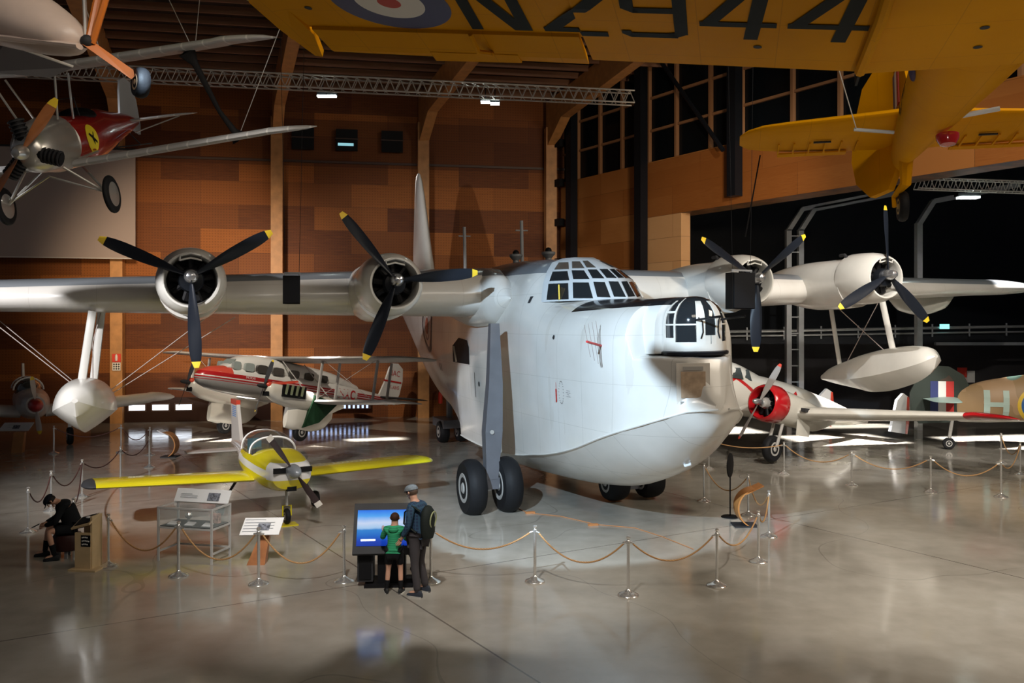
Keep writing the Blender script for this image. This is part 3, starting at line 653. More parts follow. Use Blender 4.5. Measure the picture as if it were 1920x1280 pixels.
# engines: (x, y_prop, z, blade angles)
for i, (x, y, z, angs, ln) in enumerate(((-8.98, .15, 5.55, (30, 156, 272), 3.6), (-4.6, 0, 5.45, (5, 129, 247), 3.6), (5.02, 0, 5.47, (148, 36, 268), 3.6), (9.45, .1, 5.56, (92, 208, 316), 3.6))):
    prof = [(.525, .14), (.53, .07), (.55, .025), (.59, .03), (.64, .12), (.70, .30), (.735, .55), (.75, .9), (.745, 1.25), (.735, 1.3)]
    cw = MB().lathe([(.50, .55)]+prof, ax='Y', n=48, caps=(0, 0)).build('engine_cowling', fbw, FB, loc=(x, y, z-.07), smooth=50)
    MB().lathe([(.49, .5), (.01, .45)], ax='Y', n=32, caps=(1, 1)).build('engine_face', black, cw)
    MB().lathe([(.02, .02), (.24, .06), (.27, .2), (.22, .45)], ax='Y', n=24).build('crankcase', mat('crankcase', (.010, .012, .016), .35), cw)
    for k in range(9):
        a = 2*math.pi*k/9+.2; MB().tube([(.2*math.cos(a), .32, .2*math.sin(a)), (.45*math.cos(a), .34, .45*math.sin(a))], .075, 8).build('cylinder_head', mat('cyl_black', (.006, .006, .007), .5), cw)
    sc_ = MB(); sc_.tube([(-.22, .03, .42), (-.21, .0, .52), (0, -.02, .57), (.21, .0, .52), (.22, .03, .42), (0, .02, .47), (-.22, .03, .42)], .022, 6); sc_.build('intake_lip', fbw, cw)
    nac = body([(1.2, -.02, .725, .735, .735, 2), (1.9, 0, .72, .70, .80, 2.1), (2.8, .0, .66, .70, .80, 2.2), (4.0, .02, .5, .62, .66, 2.2), (5.2, .05, .25, .42, .4, 2), (6.2, .05, .03, .1, .1, 2)], 28, 14)
    nac.build('nacelle', fb if i > 9 else fbw, FB, loc=(x, y, z-.14), smooth=50)
    propeller(FB, (x, y-.05, z), angs, 1.94, .30, .13, prop_b, yel, spn, .15, .1)
    if i in (2, 3): MB().tube([(0, 0, 0), (.0, .1, .1), (.05, .35, .1)], .05, 8).build('exhaust_stub', dark, FB, loc=(x-.35, y+1.2, z+.55))
# fin and tailplane
fin = MB(); rg = []
for z, yl, c, t in ((5.9, 14.4, 3.4, .62), (6.6, 14.6, 3.1, .58), (7.6, 15.0, 2.6, .5), (8.8, 15.45, 1.9, .42), (9.8, 15.8, 1.35, .32), (10.35, 16.0, 1.0, .22), (10.62, 16.15, .7, .1), (10.70, 16.3, .3, .03)):
    rg.append([(t/2*v*2*.9, yl+c*u, z) for u, v in AF]+[(-t/2*v*2*.9, yl+c*u, z) for u, v in AF[-1:0:-1]])
fin.loft(rg).build('tail_fin', fbw, FB, smooth=40)
for s_ in (-1, 1):
    wing([(s_*.2, 15.9, 6.2, 3.2, .42)]+[(s_*x, 15.9+.12*x, 6.2+.03*x, 3.2-.3*x, .42-.05*x) for x in (2, 4, 5)]+[(s_*5.5, 16.9, 6.35, 1.0, .06)]).build('tailplane', fbw, FB, smooth=40)
# wing-tip floats with struts and bracing wires
def boat_float(s_, ox, oy, oz, lab):
    T = [(-3.05, .02, .06, .04, .05, 2), (-2.95, .0, .22, .20, .22, 2), (-2.6, -.02, .40, .36, .40, 2.1), (-1.8, -.03, .54, .50, .55, 2.2), (-.6, -.02, .6, .56, .62, 2.3), (.3, 0, .58, .54, .58, 2.3), (1.2, .03, .44, .46, .40, 2.2), (2.4, .1, .22, .3, .18, 2), (3.1, .16, .04, .08, .05, 2)]
    fl = MB(); rg = []
    for y in [T[0][0]+(T[-1][0]-T[0][0])*i/30 for i in range(31)]:
        zc, hw, hu, hd, p = itp(T, y); half = []
        for i in range(5): u = i/4; half.append((hw*u, zc-hd+hd*.72*u-.05*math.sin(math.pi*u)*hw))
        for i in range(1, 10): a = math.pi/2*i/9; half.append((hw*math.cos(a)**.9, zc-hd*.28+(hu+hd*.28)*math.sin(a)))
        rg.append([(x, y, z) for x, z in half]+[(-x, y, z) for x, z in reversed(half[1:-1])])
    f_ = fl.loft(rg).build('wing_float', fbw, FB, loc=(ox, oy, oz), rot=(R(-12 if s_ > 0 else -5), 0, 0), smooth=25); f_.scale = (1.1, .85, 1.12)
    return f_
boat_float(-1, -11.45, 4.3, 2.66, '')
boat_float(1, 11.75, 3.2, 2.62, '')
for s_, pts in ((-1, (((-11.48, 3.2, 3.15), (-11.2, 3.2, 4.9)), ((-11.4, 4.9, 3.0), (-11.15, 4.9, 5.0)))), (1, (((11.72, 2.3, 3.0), (11.5, 2.6, 5.0)), ((11.9, 5.0, 2.45), (11.4, 4.9, 4.95))))):
    for a, b in pts: MB().tube([a, b], .095, 12, flat=.55).build('float_strut', fbw, FB)
    (a, b), (c, d) = pts
    for p, q in ((a, d), (c, b)): MB().tube([p, q], .014, 5).build('bracing_wire', mat('wire_pink', (.5, .42, .38)), FB)
for p, q in (((-11.6, 4.0, 3.0), (-13.6, 4.0, 4.85)), ((-11.0, 4.2, 2.9), (-8.6, 2.6, 4.75)), ((-11.0, 4.6, 2.8), (-8.0, 2.8, 4.7)), ((-11.6, 4.5, 3.0), (-13.6, 5.0, 4.85))): MB().tube([p, q], .011, 5).build('bracing_wire', MATS['wire_pink'], FB)
# radome below the right wing
rad = body([(-1.1, .1, .04, .04, .05, 2), (-.8, .0, .3, .15, .35, 2), (0, -.02, .42, .2, .55, 2), (.7, 0, .3, .15, .4, 2), (1.1, .1, .05, .04, .05, 2)], 20, 20)
rad.build('radome', mat('radome_perspex', (.55, .54, .48), .15, coat=.6, alpha=.8), FB, loc=(15.4, 5.0, 4.95), rot=(0, 0, R(58)))
# dorsal aerial masts and vents
for (x, y, h) in ((-.62, 7.8, 1.65), (.62, 5.8, 1.65)):
    MB().tube([(x, y, 5.7), (x, y, 5.9+h)], .055, 10).build('aerial_mast', mat('mast_grey', (.3, .31, .32), .5), FB); MB().tube([(x-.2, y, 5.6+h), (x+.2, y, 5.6+h)], .022, 6).build('aerial_crossbar', MATS['mast_grey'], FB)
for (x, y) in ((.2, 5.2), (.85, 4.2)):
    v = MB().lathe([(.1, 0), (.09, .28), (.2, .40), (.2, .46), (.02, .5)], n=16).build('dorsal_ventilator', fbg, FB, loc=(x, y, 6.0)); MB().ball((0, 0, .5), .1, 12).build('ventilator_cap', black, v)
# beaching gear
strutm = mat('gear_grey', (.10, .10, .11), .5, var=.1)
def gear(x, y, r, w_, dx, tilt):
    g = MB()
    g.loft([[(x+.42+a*.11, y+.7+b*.09, 4.42) for a, b in ((-1,-1),(1,-1),(1,1),(-1,1))], [(x+.30+a*.17, y+.4+b*.13, 3.0) for a, b in ((-1,-1),(1,-1),(1,1),(-1,1))], [(x+.14+a*.21, y+.15+b*.15, 1.9) for a, b in ((-1,-1),(1,-1),(1,1),(-1,1))], [(x+.04+a*.14, y+b*.12, .82) for a, b in ((-1,-1),(1,-1),(1,1),(-1,1))]])
    s_ = g.build('beaching_strut', strutm, FB, smooth=0); MB().box((x, y, .72), (.5, .22, .26)).build('axle_yoke', strutm, s_, smooth=0)
    MB().tube([(x-.5, y, r), (x+.5, y, r)], .07, 10).build('axle', strutm, s_); MB().lathe([(.05, -.02), (.05, .02)], ax='Y').build('pivot_bolt', rimm, s_, loc=(x+.08, y-.02, 1.9))
    for k in (-1, 1): wheel(FB, (x+k*dx, y, r), r, w_, tyre, rimm, 'beaching_wheel')
gear(-2.56, -.3, .655, .42, .43, 0)
for x in (.72, 1.68): wheel(FB, (x, -.15, .46), .46, .5, tyre, rimm, 'beaching_wheel')
MB().tube([(.5, -.15, .46), (1.9, -.15, .46)], .06, 8).build('axle', strutm, FB); MB().box((1.2, -.15, .42), (.25, .3, .3)).build('axle_yoke', strutm, FB)
# tail trolley
wheel(FB, (.35, 12.0, .42), .42, .34, tyre, rimm, 'tail_trolley_wheel'); wheel(FB, (-.35, 12.0, .42), .42, .34, tyre, rimm, 'tail_trolley_wheel')
MB().box((0, 12.3, .72), (.9, 1.6, .3)).build('tail_trolley', strutm, FB, smooth=0); MB().tube([(0, 12.3, .8), (0, 12.3, 1.7)], .12).build('trolley_post', strutm, FB)
# ------------------------------------------------------------------ yellow trainer hung overhead
tyel = NT('trainer_yellow', .55, coat=.0); tyel.b.inputs['Specular IOR Level'].default_value = .04; nz = tyel.noise(1.3, 5); c = tyel.mix(tyel.math('MULTIPLY_ADD', nz, 1.4, -.3), (.60, .255, .001), (.70, .32, .003))
sm = tyel.math('MAXIMUM', tyel.lines(tyel.x, .62, .006), tyel.lines(tyel.y, .7, .006)); c = tyel.mix(tyel.math('MULTIPLY', sm, .35), c, (.25, .1, .01)); TY = tyel.color(c)
nblk = mat('lettering_black', (.006, .009, .008), .7)
HV = thing('yellow_trainer_aircraft', (4.05, 7.4, 6.33), R(-14), 'yellow military trainer aircraft suspended overhead with black serial under the wing', 'aircraft', rx=R(-9))
td = math.tan(R(6.5))
def hsec(x): a = abs(x); e = max(0, a-1.1); return (x, -2.75+.115*a, .10+e*td, 2.6-.115*a-.02*a, .34-.025*a)
cut = -.62
hw = []
for s_ in (-1, 1):
    secs = [hsec(s_*x) for x in (1.1, 1.6, 2.2, 2.8, 3.38)]
    q = wing(secs).build('wing', TY, HV, smooth=40)
    # aileron bay: the wing proper is shorter aft
    secs2 = []
    for x in (3.38, 4, 4.6, 5.2, 5.7, 6.0):
        a = hsec(s_*x); secs2.append((a[0], a[1], a[2], a[3]-.44, a[4]))
    q2 = wing(secs2+[(s_*6.12, hsec(6)[1]+.12, hsec(6.1)[2]-.02, hsec(6)[3]-.45, .15), (s_*6.27, hsec(6)[1]+.5, hsec(6.2)[2]-.01, 1.1, .06)]).build('outer_wing', TY, HV, smooth=40)
    tp_ = MB().prism([(6.0, -1.6), (6.15, -1.55), (6.3, -1.2), (6.27, -.7), (6.17, -.16), (6.1, -.14), (5.96, -.62)] if s_ > 0 else [(-6.0, -1.6), (-6.15, -1.55), (-6.3, -1.2), (-6.27, -.7), (-6.17, -.16), (-6.1, -.14), (-5.96, -.62)], (0, 0, .10-1.1*td), (1, 0, s_*td), (0, 1, 0), .07).build('wing_tip', TY, HV, smooth=0)
    ail = MB(); sc = []
    for x in (3.42, 4.0, 4.8, 5.4, 5.93):
        zz = hsec(x)[2]; sc.append([(s_*x, -.74, zz+.01), (s_*x, -.72, zz-.035), (s_*x, -.30, zz-.035), (s_*x, -.24+.03*(5.9-x), zz-.02), (s_*x, -.3, zz+.02)])
    ail.loft(sc).build('aileron', TY, HV, smooth=0)
    MB().prism([(4.05, -.34), (4.9, -.34), (4.9, -.16), (4.05, -.18)], (0, 0, .1-1.1*td-.03), (s_, 0, td), (0, 1, 0), .02).build('trim_tab', TY, HV, smooth=0)
    hn = MB().tube([(s_*4.35, -.85, hsec(4.35)[2]-.1), (s_*4.35, -.60, hsec(4.35)[2]-.14), (s_*4.28, -.38, hsec(4.35)[2]-.06)], .022, 6).build('aileron_hinge', TY, HV)
    hw.append((q, q2))
ctr = wing([(-1.12, -2.75, .1, 2.62, .36), (0, -2.75, .1, 2.62, .4), (1.12, -2.75, .1, 2.62, .36)]).build('wing_centre_section', TY, HV, smooth=40)
for s_ in (-1, 1): MB().tube([(s_*1.12, -2.6, -.05), (s_*1.12, -1.4, -.07), (s_*1.12, -.3, .04)], .045, 8).build('wing_joint_strip', TY, HV)
for s_ in (-1,): MB().box((s_*1.13, -.2, .05), (.02, .18, .1)).build('joint_gap', black, HV)
# roundel and serial NZ944, cast up on the left-hand wing's underside
q, q2 = hw[0]
def hdec(vf, m, nm, off=.004): decal([q, q2], vf, (0, 0, -2), (1, 0, 0), (0, 1, 0), (0, 0, 1), m, nm, off, parent=HV)
for r0, r1, m_ in ((.30, .52, blu), (.10, .30, wht), (.0, .10, red)): hdec(disc_mesh(r0, r1, -4.93, -1.30, 48, 1.06), m_, 'roundel_ring')
B = -.79; T = -1.84; w_ = .105
def st(ax, ay, bx, by, w=w_):   # stroke with ends cut square to the letter rows
    return ((ax-w/2, ay), (ax+w/2, ay), (bx+w/2, by), (bx-w/2, by))
def bar(x0, x1, y, h=.09): return ((x0, y), (x1, y), (x1, y-h), (x0, y-h))
N_ = [st(-4.30, B, -4.24, T), st(-3.86, B, -3.84, T), st(-3.90, B, -4.20, T, .13)]
Z_ = [bar(-3.70, -3.15, B), bar(-3.45, -2.9, T+.09), st(-3.63, B-.06, -2.97, T+.06, .15)]
n9 = [bar(-2.96, -2.58, B-.01), st(-2.55, B-.08, -2.53, T+.06), bar(-2.90, -2.58, -1.27), bar(-2.86, -2.58, T+.09), st(-2.94, -1.35, -2.92, T+.06), ((-3.03, B-.08), (-2.95, B-.08), (-2.88, B-.01), (-2.96, B-.01)), ((-2.60, B-.01), (-2.50, B-.09), (-2.60, B-.12), (-2.66, B-.10)), ((-3.03, B-.14), (-2.95, B-.14), (-2.95, B-.08), (-3.03, B-.08)), ((-2.99, -1.35), (-2.88, -1.35), (-2.84, -1.27), (-2.9, -1.27))]
def f4(dx): return [bar(-2.40+dx, -1.82+dx, -1.06, .085), st(-2.01+dx, B-.03, -1.93+dx, T, .11), st(-2.33+dx, -1.12, -1.97+dx, T, .12)]
for nm, Q in (('serial_letter_n', N_), ('serial_letter_z', Z_), ('serial_digit_nine', n9), ('serial_digit_four', f4(0)), ('serial_digit_four', f4(.66))): hdec(poly_mesh(Q, 24, 4), nblk, nm, .009)
for x, y in ((-5.75, -1.15), (-1.95, -.66), (-.35, -1.0), (-.3, -.6)):
    tg = q2 if x < -3.4 else (q if x < -1.12 else ctr); decal(tg, disc_mesh(0, .035, x, y, 14), (0, 0, -2), (1, 0, 0), (0, 1, 0), (0, 0, 1), dark, 'drain_hole', .005, parent=HV)
fus = body([(-5.3, .5, .60, .62, .60, 2), (-4.4, .55, .66, .68, .66, 2), (-2.5, .62, .62, .72, .60, 2.1), (-.6, .66, .56, .68, .52, 2.1), (.6, .72, .48, .56, .46, 2.1), (2, .82, .36, .42, .40, 2), (3.4, .92, .22, .3, .32, 2), (4.4, .98, .11, .2, .24, 2), (5.0, 1.0, .04, .1, .1, 2)], 28, 40).build('fuselage', TY, HV, smooth=50)
for s_ in (-1, 1):
    sc = [(s_*.1, 3.35, 1.13, 1.35, .16), (s_*.8, 3.5, 1.14, 1.2, .14), (s_*1.4, 3.62, 1.15, 1.05, .12), (s_*1.75, 3.72, 1.16, .9, .1), (s_*1.95, 3.86, 1.165, .68, .07), (s_*2.06, 4.05, 1.17, .34, .03)]
    tpn = wing(sc).build('tailplane', TY, HV, smooth=40)
    MB().box((s_*1.1, 4.72-.06, 1.1), (.9, .12, .02)).build('elevator_tab', TY, tpn)
    for k in range(6): MB().box((s_*(.55+.2*k), 4.38, 1.085), (.02, .38, .02)).build('elevator_rib', TY, tpn)
    MB().box((s_*1.0, 4.15, 1.075), (.22, .03, .02)).build('hinge_bracket', dark, tpn)
for nm, pts in (('tail_fin', [(3.3, 1.2), (3.75, 1.9), (4.1, 2.25), (4.35, 2.35), (4.45, 2.3), (4.45, 1.1)]), ('rudder', [(4.47, .78), (4.47, 2.3), (4.75, 2.35), (5.05, 2.1), (5.22, 1.6), (5.28, 1.1), (5.2, .75), (4.95, .50), (4.62, .52)])):
    f_ = MB(); f_.prism(pts, (0, 0, 0), (0, 1, 0), (0, 0, 1), .10)
    fo = f_.build(nm, TY, HV, smooth=0)
    if nm == 'rudder': fo.location = (0, 4.46, 0); fo.rotation_euler = (0, 0, R(36)); [setattr(v, 'co', v.co-Vector((0, 4.46, 0))) for v in fo.data.vertices]
for k, m_ in enumerate((blu, wht, red)): MB().box((-.06, 4.36-.13*k, 1.78), (.012, .13, .5)).build('fin_flash_stripe', m_, HV, smooth=0)
tb = bpy.data.objects
for r0, r1, m_ in ((.2, .32, blu), (.09, .2, wht), (0, .09, red)): decal(fus, disc_mesh(r0, r1, 0, 0, 36), (-3, 1.2, .92), (0, -1, 0), (0, 0, 1), (1, 0, 0), m_, 'roundel_ring', parent=HV)
vf = text_mesh('NZ944', .30); decal(fus, vf, (-3, 2.45, .9), (0, -1, 0), (0, 0, 1), (1, 0, 0), nblk, 'fuselage_serial', parent=HV)
wheel(HV, (0, 4.35, .22), .2, .11, tyre, mat('tail_wheel_hub', (.45, .3, .08)), 'tail_wheel'); MB().tube([(0, 4.0, .8), (0, 4.1, .45), (-.1, 4.38, .36), (-.1, 4.35, .22)], [.09, .07, .03, .03], 8).build('tail_wheel_leg', TY, HV)
MB().lathe([(.01, -.10), (.08, -.08), (.115, -.02), (.12, .03)]).build('red_beacon', mat('beacon_red', (.45, .01, .01), .15, coat=1), HV, loc=(.12, 2.35, .40))
MB().tube([(-.30, 3.05, .75), (-.75, 3.02, .80)], .022, 8).build('lifting_bar', steel, HV); MB().tube([(.25, 2.3, .62), (.62, 2.25, .66)], .028, 8).build('lifting_bar', steel, HV)
MB().tube([(-.72, 3.02, .80), (-1.55, .6, 2.0), (-2.6, -2.0, 4.4)], .006, 5).build('suspension_wire', mat('wire_white', (.6, .58, .55)), HV)
MB().tube([(-1.78, 4.62, 1.1), (-1.98, 4.8, -.02)], .010, 5).build('tether_wire', black, HV)
# ------------------------------------------------------------------ lime wing tip at the very top
lime = mat('lime_fabric', (.42, .58, .02), .5)
LW = thing('lime_microlight', atD(440, -14, 13), R(-8), 'lime green wing just showing at the top edge', 'aircraft')
wing([(-1.9, -.6, .9, 1.6, .12), (-.5, -.6, .35, 1.6, .12), (0, -.5, .12, 1.5, .12)]+tipfall(0, .32, -.5, .1, 1.4, .1)).build('wing', lime, LW, loc=(0, 0, .02))
MB().tube([(-1.2, .1, .6), (-1.2, .2, 1.9)], .02).build('suspension_wire', MATS['wire_white'], LW)
# ------------------------------------------------------------------ hanging red biplane with silver wings
redp = mat('gloss_maroon', (.28, .012, .012), .22, coat=.6, var=.1); silv = NT('doped_silver', .45); rb = silv.lines(silv.x, .32, .025); silv.color(silv.mix(rb, (.34, .33, .32), (.52, .51, .48))); silv = silv.m
alu = mat('spun_aluminium', (.6, .58, .54), .3, metal=.75, var=.06); wood_p = mat('varnished_wood', (.36, .12, .03), .3, coat=.5, var=.15, vs=6)
RB = thing('hanging_biplane', (-7.45, 13.6, 6.97), R(2), 'small maroon biplane with silver wings hung at the upper left', 'aircraft', rx=R(14), ry=R(-7))
bf = body([(.0, 0, .12, .12, .12, 2), (.05, 0, .22, .24, .22, 2), (.35, 0, .36, .42, .34, 2.1), (.8, .02, .42, .5, .38, 2.2), (1.02, .02, .43, .52, .4, 2.3)], 28, 10).build('nose_cowling', alu, RB, smooth=50)
MB().lathe([(.43, -.02), (.45, 0), (.43, .03)], ax='Y', n=32, caps=(0, 0)).build('cowling_rim', alu, bf, loc=(0, 1.03, .06))
rf = body([(1.0, .03, .42, .5, .4, 2.4), (1.8, .06, .42, .46, .4, 2.6), (2.6, .12, .36, .5, .36, 2.6), (3.6, .22, .24, .36, .26, 2.3), (4.6, .32, .12, .2, .16, 2), (5.2, .36, .04, .06, .06, 2)], 24, 24).build('fuselage', redp, RB, smooth=50)
yr = mat('roundel_yellow', (.72, .58, .02), .45)
decal(rf, disc_mesh(0, .24, 0, 0, 30), (3, 1.62, .1), (0, 1, 0), (0, 0, 1), (-1, 0, 0), yr, 'yellow_disc', parent=RB)
decal(rf, poly_mesh([((-.14, .07), (.0, -.01), (.03, .04), (-.1, .1)), ((0, -.02), (.17, -.09), (.15, -.04), (.02, .04)), ((-.02, .0), (.06, .12), (.08, .1), (.04, -.01)), ((-.03, -.0), (.05, -.11), (.06, -.08), (.03, .01))], 3, 2), (3, 1.62, .1), (0, 1, 0), (0, 0, 1), (-1, 0, 0), black, 'bird_emblem', .009, parent=RB)
MB().ball((0, 2.2, .5), .32, 16, sc=(1, 1.2, .5)).build('cockpit_coaming', black, RB)
MB().tube([(-.25, 1.7, .5), (-.2, 1.75, .8), (.2, 1.75, .8), (.25, 1.7, .5)], .012).build('windscreen_frame', dark, RB)
propeller(RB, (0, -.12, 0), (46, 226), 1.0, .17, .14, wood_p, yel, alu, .09, .05, spin=[(.01, -.2), (.06, -.19), (.1, -.12), (.12, 0), (.1, .06)], twist=(60, 25))
for a in (100, 222, 340):
    a = R(a); d = Vector((math.cos(a), 0, math.sin(a))); cyl = MB().tube([d*.16, d*.5], .10, 12).build('engine_cylinder', black, RB, loc=(0, .12, 0))
    for k in range(5): MB().tube([d*(.22+.06*k), d*(.245+.06*k)], .125, 12).build('cooling_fin', dark, cyl)
for s_ in (-1, 1):
    lw = wing([(s_*.42, .55, -.28, 1.05, .12), (s_*2.2, .62, -.19, 1.0, .12), (s_*3.4, .68, -.13, .95, .11)]+tipfall(s_*3.4, s_*4.25, .68, -.12, .95, .11, 6, .7)).build('lower_wing', silv, RB, smooth=40)
    uw = wing([(s_*.0, .15, 1.18, 1.1, .12), (s_*2.2, .2, 1.27, 1.05, .12), (s_*3.0, .24, 1.31, 1.0, .11)]+tipfall(s_*3.0, s_*3.9, .24, 1.33, 1.0, .11, 6, .7)).build('upper_wing', silv, RB, smooth=40)
    st_ = MB(); st_.tube([(s_*2.55, .55, 1.24), (s_*2.62, .62, 1.05), (s_*2.8, .85, .3), (s_*2.95, 1.0, -.05), (s_*3.0, 1.05, -.17)], [.16, .06, .04, .06, .16], 10, flat=.5); st_.build('interplane_strut', black, RB)
    MB().tube([(s_*.3, .7, .45), (s_*.5, .5, 1.15)], .018).build('cabane_strut', alu, RB); MB().tube([(s_*.3, 1.3, .45), (s_*.5, 1.0, 1.15)], .018).build('cabane_strut', alu, RB)
    wh = wheel(RB, (s_*.86, .75, -.82), .31, .085, tyre, alu, 'main_wheel', hubr=.3)
    MB().lathe([(.21, -.035), (.255, -.03), (.06, -.075), (.01, -.08), (.01, .08), (.06, .075), (.255, .03), (.21, .035)], ax='X', n=28).build('wheel_disc', alu, wh)
    MB().tube([(s_*.3, .5, -.3), (s_*.8, .75, -.8)], .02).build('gear_leg', alu, RB); MB().tube([(s_*.3, 1.2, -.3), (s_*.8, .75, -.8)], .02).build('gear_leg', alu, RB); MB().tube([(0, .6, -.42), (s_*.84, .75, -.8)], .016).build('gear_brace', alu, RB)
    MB().tube([(s_*.41, .9, -.2), (s_*.46, 1.6, -.12), (s_*.3, 1.9, -.1)], .022).build('exhaust_pipe', alu, RB)
    wing([(s_*.05, 4.4, .38, .85, .06), (s_*.8, 4.5, .4, .7, .05)]+tipfall(s_*.8, s_*1.35, 4.5, .4, .7, .05, 4)).build('tailplane', silv, RB, smooth=40)
    MB().tube([(s_*.05, 4.8, .15), (s_*1.0, 4.8, .38)], .012).build('tail_brace', alu, RB)
f_ = MB().prism([(4.2, .4), (4.5, 1.0), (4.65, 1.2), (4.9, 1.25), (5.2, 1.15), (5.35, .8), (5.3, .3), (5.2, .1)], (0, 0, 0), (0, 1, 0), (0, 0, 1), .04).build('tail_fin', mat('fin_grey', (.27, .28, .29), .5), RB, smooth=0)
for k in range(4): MB().tube([(-.25+.0*k, 4.3+.25*k, -.1), (.25, 4.3+.25*k, -.1)], .012).build('tail_skid_rung', dark, RB)
for s_ in (-1, 1): MB().tube([(s_*.25, 4.3, -.1), (s_*.25, 5.05, -.1)], .014).build('tail_skid_rail', dark, RB); MB().tube([(s_*.25, 4.4, -.1), (0, 4.5, .2)], .012).build('tail_skid_rail', dark, RB)
for p, q_ in (((1.2, .7, 1.25), (.6, 1.2, 5)), ((2.6, .7, 1.3), (1.6, .5, 5)), ((2.65, .7, 1.3), (3.6, .4, 4.2)), ((3.0, 1.1, -.1), (4.3, .9, 2.0))): MB().tube([p, q_], .006, 5).build('suspension_wire', MATS['wire_white'], RB)
# ------------------------------------------------------------------ white aircraft with orange undercarriage, top left corner
orange = mat('orange_tube', (.62, .17, .02), .35, coat=.3); pinkw = mat('warm_white_dope', (.66, .52, .44), .35, var=.12, vs=2)
WA = thing('white_ultralight', atD(158, 78, 9.0), 0, 'white nosed aircraft with orange undercarriage leg in the top left corner', 'aircraft')
pod = body([(0, 0, .02, .02, .02, 2), (.06, 0, .12, .12, .12, 2), (.3, .02, .26, .24, .2, 2), (.8, .08, .38, .36, .28, 2), (1.5, .15, .45, .46, .34, 2), (3.2, .2, .45, .5, .4, 2)], 28, 24)
pod.build('nose_pod', pinkw, WA, rot=(R(14), 0, R(70)), smooth=50)
MB().tube([(0, -.05, .02), (-.9, .1, .16), (-2, .2, .2)], .03, flat=2).build('keel_strip', pinkw, WA, loc=(0, -.05, -.1))
for a, b, r_, m_ in (((.02, 0, 0), (-.06, .1, .75), .022, alu), ((.04, 0, 0), (.14, .1, .75), .035, orange), ((.08, 0, -.02), (.34, -.05, .75), .035, orange), ((.02, .1, .0), (.06, .3, .75), .03, orange)): MB().tube([a, b], r_).build('frame_tube', m_, WA)
MB().ball((.03, 0, .0), .07, 12).build('frame_node', dark, WA)
MB().loft([[(-.02, 0, -.02), (.03, .06, .02), (.05, 0, .03), (.0, -.05, -.04)], [(.44, .1, -.36), (.46, .14, -.33), (.50, .1, -.29), (.46, .04, -.37)]]).build('undercarriage_leg', orange, WA, smooth=0)
wheel(WA, (.53, .1, -.39), .155, .12, tyre, mat('tan_hub', (.42, .27, .15)), 'main_wheel', rz=R(40))
MB().loft([[(-1.04, .4, .10), (-.56, .9, .0), (-1.17, 1.6, .08), (-1.6, 1.0, -.02)], [(-1.04, .4, .13), (-.56, .9, .02), (-1.17, 1.6, .11), (-1.6, 1.0, .02)]]).build('lower_wing', mat('slate_fabric', (.13, .12, .135), .6), WA, smooth=0)
MB().tube([(-1.04, .4, .12), (-.56, .9, .01)], .016).build('leading_edge_tube', wht, WA)
MB().tube([(.34, -.05, .75), (.6, .4, 1.6)], .01).build('suspension_wire', MATS['wire_white'], WA)
# ------------------------------------------------------------------ twin-engined biplane airliner
n = NT('airliner_paint', .3, coat=.5)
zc_ = n.math('MULTIPLY_ADD', n.y, .0, 2.06)
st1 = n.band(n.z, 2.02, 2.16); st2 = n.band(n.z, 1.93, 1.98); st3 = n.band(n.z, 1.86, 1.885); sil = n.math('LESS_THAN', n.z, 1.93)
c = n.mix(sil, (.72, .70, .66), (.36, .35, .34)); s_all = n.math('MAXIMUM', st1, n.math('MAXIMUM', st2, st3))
c = n.mix(n.math('MULTIPLY', s_all, n.math('MAXIMUM', n.math('LESS_THAN', n.y, 2.05), n.band(n.y, 3.45, 5.6))), c, (.42, .012, .015))
thinw = n.math('MULTIPLY', n.band(n.z, 2.075, 2.095), n.math('GREATER_THAN', n.y, -1.4)); c = n.mix(thinw, c, (.72, .7, .66))
c = n.mix(n.math('MULTIPLY', n.math('LESS_THAN', n.y, -3.1), n.math('GREATER_THAN', n.z, 2.16)), c, (.62, .08, .05)); airp = n.color(c)
AL = thing('biplane_airliner', (-8.8, 34.0, -.02), R(-32.7), 'white and red twin-engined biplane airliner beneath the white left wing', 'aircraft', rx=R(-9.5))
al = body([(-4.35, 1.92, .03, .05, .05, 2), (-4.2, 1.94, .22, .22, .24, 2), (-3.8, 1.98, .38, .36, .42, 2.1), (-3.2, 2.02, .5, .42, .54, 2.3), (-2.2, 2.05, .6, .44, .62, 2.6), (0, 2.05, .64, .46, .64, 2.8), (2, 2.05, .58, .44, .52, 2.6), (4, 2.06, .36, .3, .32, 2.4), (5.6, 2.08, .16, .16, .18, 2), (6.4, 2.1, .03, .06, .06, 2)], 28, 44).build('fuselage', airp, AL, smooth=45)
vf = body([(-3.25, 2.4, .3, .02, .1, 2.2), (-2.6, 2.42, .44, .44, .1, 2.4), (-1.8, 2.42, .52, .56, .1, 2.6), (0, 2.42, .55, .52, .1, 2.8), (1.8, 2.42, .5, .42, .1, 2.6), (3.6, 2.3, .3, .2, .1, 2)], 28, 30).build('cabin_top', mat('airliner_white', (.72, .70, .66), .3, coat=.5), AL, smooth=45)
wlit = mat('cabin_glass', (.05, .045, .04), .05, coat=1)
